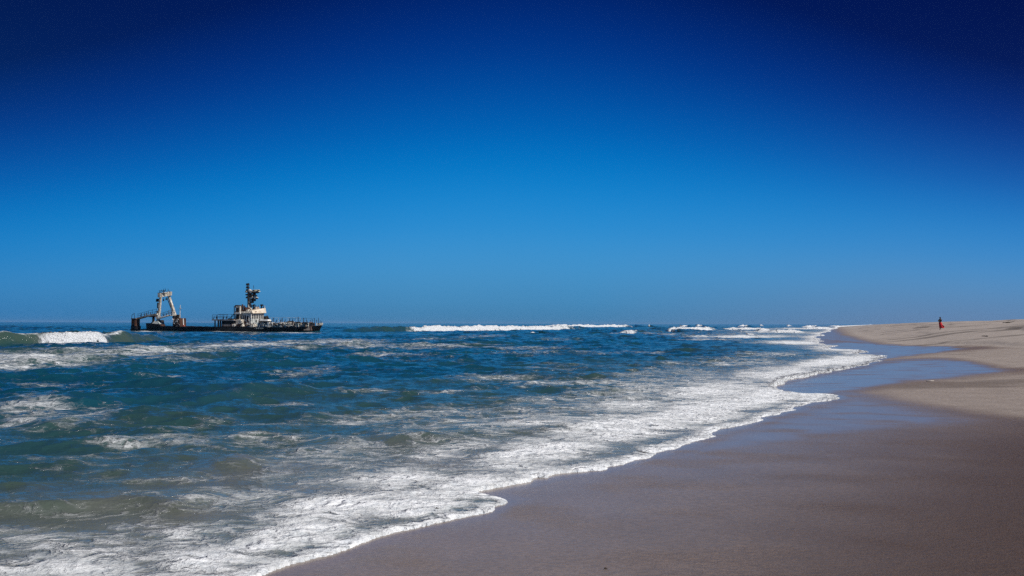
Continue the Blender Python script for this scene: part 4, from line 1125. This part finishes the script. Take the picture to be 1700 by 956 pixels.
m_red = blend_mat('red_cloth', (.50, .015, .022), (.62, .03, .035), None, 5, .8, bump=.006)
m_hair = blend_mat('dark_hair', (.012, .010, .009), (.022, .017, .014), None, 20, .6, bump=.004)
def skinned(name, chains, mat, parent, levels=2):
    me = bpy.data.meshes.new(name); vs, es, rs = [], [], []
    for ch in chains:
        start = None
        for k_, it in enumerate(ch):
            if isinstance(it, int): start = it; continue
            p, r_ = it
            vs.append(p); rs.append(r_); i_ = len(vs) - 1
            if start is not None: es.append((start, i_))
            start = i_
    me.from_pydata(vs, es, []); me.materials.append(mat)
    o = bpy.data.objects.new(name, me); COL.objects.link(o); o.parent = parent
    sk = o.modifiers.new('skin', 'SKIN'); sk.use_smooth_shade = True
    for i_, r_ in enumerate(rs):
        me.skin_vertices[0].data[i_].radius = (r_, r_)
    me.skin_vertices[0].data[0].use_root = True
    sb_ = o.modifiers.new('sub', 'SUBSURF'); sb_.levels = levels; sb_.render_levels = levels
    return o
# faces +x; left side is +y
trunk = [((0, 0, .90), .115), ((0, 0, 1.05), .105), ((.005, 0, 1.20), .115), ((0, 0, 1.34), .105), ((0, 0, 1.42), .05), ((.01, 0, 1.48), .048), ((.02, 0, 1.56), .078), ((.02, 0, 1.63), .074)]
arms = []
legs = []
for sg in (-1, 1):
    arms.append([3, ((0, sg * .15, 1.36), .05), ((-.02 + .02 * sg, sg * .24, 1.12), .038), ((.20, sg * .14, 1.17), .030), ((.27, sg * .07, 1.24), .022), ((.31, sg * .05, 1.27), .022)])
    legs.append([0, ((0.02 * sg, sg * .09, .84), .082), ((.05 * sg, sg * .10, .48), .055), ((.05 * sg - .02, sg * .10, .10), .036), ((.05 * sg, sg * .10, .045), .034), ((.05 * sg + .13, sg * .115, .028), .026)])
ch = [trunk] + arms + legs
body = skinned('body', ch, m_skin, person)
for sg in (-1, 1):
    f = []
    for k_ in range(4):
        y0 = sg * (.035 + k_ * .016); L_ = (.055, .062, .058, .045)[k_]
        f.append([((.305, y0, 1.262 + k_ * .005), .010), ((.305 + L_ * .6, y0 - sg * .01, 1.27 + k_ * .005), .009), ((.305 + L_ * .7, y0 - sg * .03, 1.285 + k_ * .004), .008)])
    f.append([((.28, sg * .035, 1.27), .010), ((.30, sg * .018, 1.295), .009), ((.32, sg * .012, 1.31), .008)])
    for c2 in f: skinned('finger', [c2], m_skin, body, 1)
mb = MB(); mb.loft([((.095, 0, 1.585), (0, .010, 0), (.004, 0, .01)), ((.112, 0, 1.565), (0, .014, 0), (.012, 0, .004)), ((.094, 0, 1.555), (0, .010, 0), (.004, 0, .004))], 6); mb.build('nose', m_skin, body, True)
hair = MB(); hair.loft([((.0, 0, 1.715), (0, .03, 0), (.03, 0, 0)), ((-.005, 0, 1.695), (0, .078, 0), (.085, 0, 0)), ((-.018, 0, 1.64), (0, .098, 0), (.092, 0, 0)), ((-.035, 0, 1.57), (0, .094, 0), (.075, 0, 0)),
           ((-.05, 0, 1.49), (0, .085, 0), (.05, 0, 0)), ((-.06, 0, 1.40), (0, .06, 0), (.03, 0, 0))], 12); hair.build('hair', m_hair, person, True)
top = [[((0, 0, .96), .135), ((0, 0, 1.08), .128), ((.005, 0, 1.22), .140), ((0, 0, 1.36), .135), ((0, 0, 1.435), .062)]]
for sg in (-1, 1): top.append([3, ((0, sg * .155, 1.365), .070), ((-.02 + .02 * sg, sg * .255, 1.12), .060), ((.17, sg * .155, 1.16), .048), ((.25, sg * .085, 1.225), .036)])
skinned('black_top', top, m_top, person)
sk_ = []
random.seed(3)
mbk = MB(); n = 20
for k_, (z, rx, ry, ox, oy) in enumerate([(1.0, .135, .155, 0, 0), (.9, .17, .19, 0, .01), (.7, .20, .22, -.02, .06), (.5, .22, .26, -.03, .12), (.32, .23, .30, -.03, .18), (.22, .24, .34, -.03, .22)]):
    for i_ in range(n):
        a = 2 * PI * i_ / n; w = 1 + .10 * math.sin(a * 5 + k_ * .5) * (k_ / 5)
        mbk.v.append((ox + rx * w * math.cos(a), oy + ry * w * math.sin(a), z + .03 * math.sin(a * 3) * (k_ / 5)))
for k_ in range(5):
    for i_ in range(n): mbk.f.append((k_ * n + i_, k_ * n + (i_ + 1) % n, (k_ + 1) * n + (i_ + 1) % n, (k_ + 1) * n + i_))
mbk.f.append(tuple(range(n)))
skirt = mbk.build('skirt', m_red, person, True)
sol = skirt.modifiers.new('thick', 'SOLIDIFY'); sol.thickness = .012
# corner of the wrap lifted by the wind
mb = MB(); W = 7
for i_ in range(W):
    u = i_ / (W - 1)
    for j_ in range(5):
        v = j_ / 4
        mb.v.append((-.03 + .06 * math.sin(u * 5 + v * 2), .18 + u * .42, .78 - .42 * v - u * .28 * (1 - v) - .05 * u))
for i_ in range(W - 1):
    for j_ in range(4): a = i_ * 5 + j_; mb.f.append((a, a + 1, a + 6, a + 5))
wr = mb.build('wrap_corner', blend_mat('light_red_cloth', (.60, .08, .07), (.70, .14, .11), None, 5, .8, bump=.006), skirt, True)
s2 = wr.modifiers.new('thick', 'SOLIDIFY'); s2.thickness = .012

# ------------------------------------------------------------------ small things washed up
m_kelp = blend_mat('dark_kelp', (.018, .013, .009), (.035, .024, .014), None, 20, .5, bump=.004)
m_wood = blend_mat('bleached_wood', (.42, .38, .33), (.55, .50, .44), None, 9, .85, bump=.004)
def kelp(px, py, size, label, seed, on_water=False):
    r_ = random.Random(seed); mb = MB()
    for k_ in range(7):
        a = r_.uniform(0, 2 * PI); L_ = size * r_.uniform(.5, 1.1); p = Vector((0, 0, size * .05))
        for j_ in range(4):
            a += r_.uniform(-.7, .7); q = p + Vector((math.cos(a) * L_ / 4, math.sin(a) * L_ / 4, r_.uniform(-.02, .05) * size)); q.z = max(q.z, size * .03)
            mb.tube(p, q, size * .06 * (1 - j_ * .18), size * .05 * (1 - j_ * .18), 5); p = q
    loc = Vector((*ground(px, py, .05), .05)) if on_water else beach_hit(px, py)
    o = mb.build('kelp_scrap', m_kelp, None, True); o.location = loc
    o['label'] = label; o['category'] = 'seaweed'; return o
kelp(723, 844, .05, 'dark kelp scrap caught in the white foam left of the small shore spike', 1, True)
kelp(1068, 751, .09, 'pair of dark kelp ribbons floating at the foam edge farther up the shore', 2, True)
kelp(1004, 944, .035, 'tiny dark kelp knot lying alone on the bare wet sand in front', 3)
kelp(1640, 558.5, .55, 'dark clump of dried kelp on the grey upper beach right of the person', 4)
kelp(1672, 536, .9, 'dark patch of dried kelp on the dune crest at the right edge', 5)
mb = MB(); mb.tube((-.14, 0, .03), (.16, .02, .04), .02, .014, 7); mb.tube((.02, .0, .035), (.10, .09, .06), .012, .008, 6)
o = mb.build('driftwood', m_wood, None, True); o.location = beach_hit(1544, 634); o.scale = (.9, .9, .9)
o['label'] = 'short pale piece of driftwood on the tan sand spit'; o['category'] = 'driftwood'
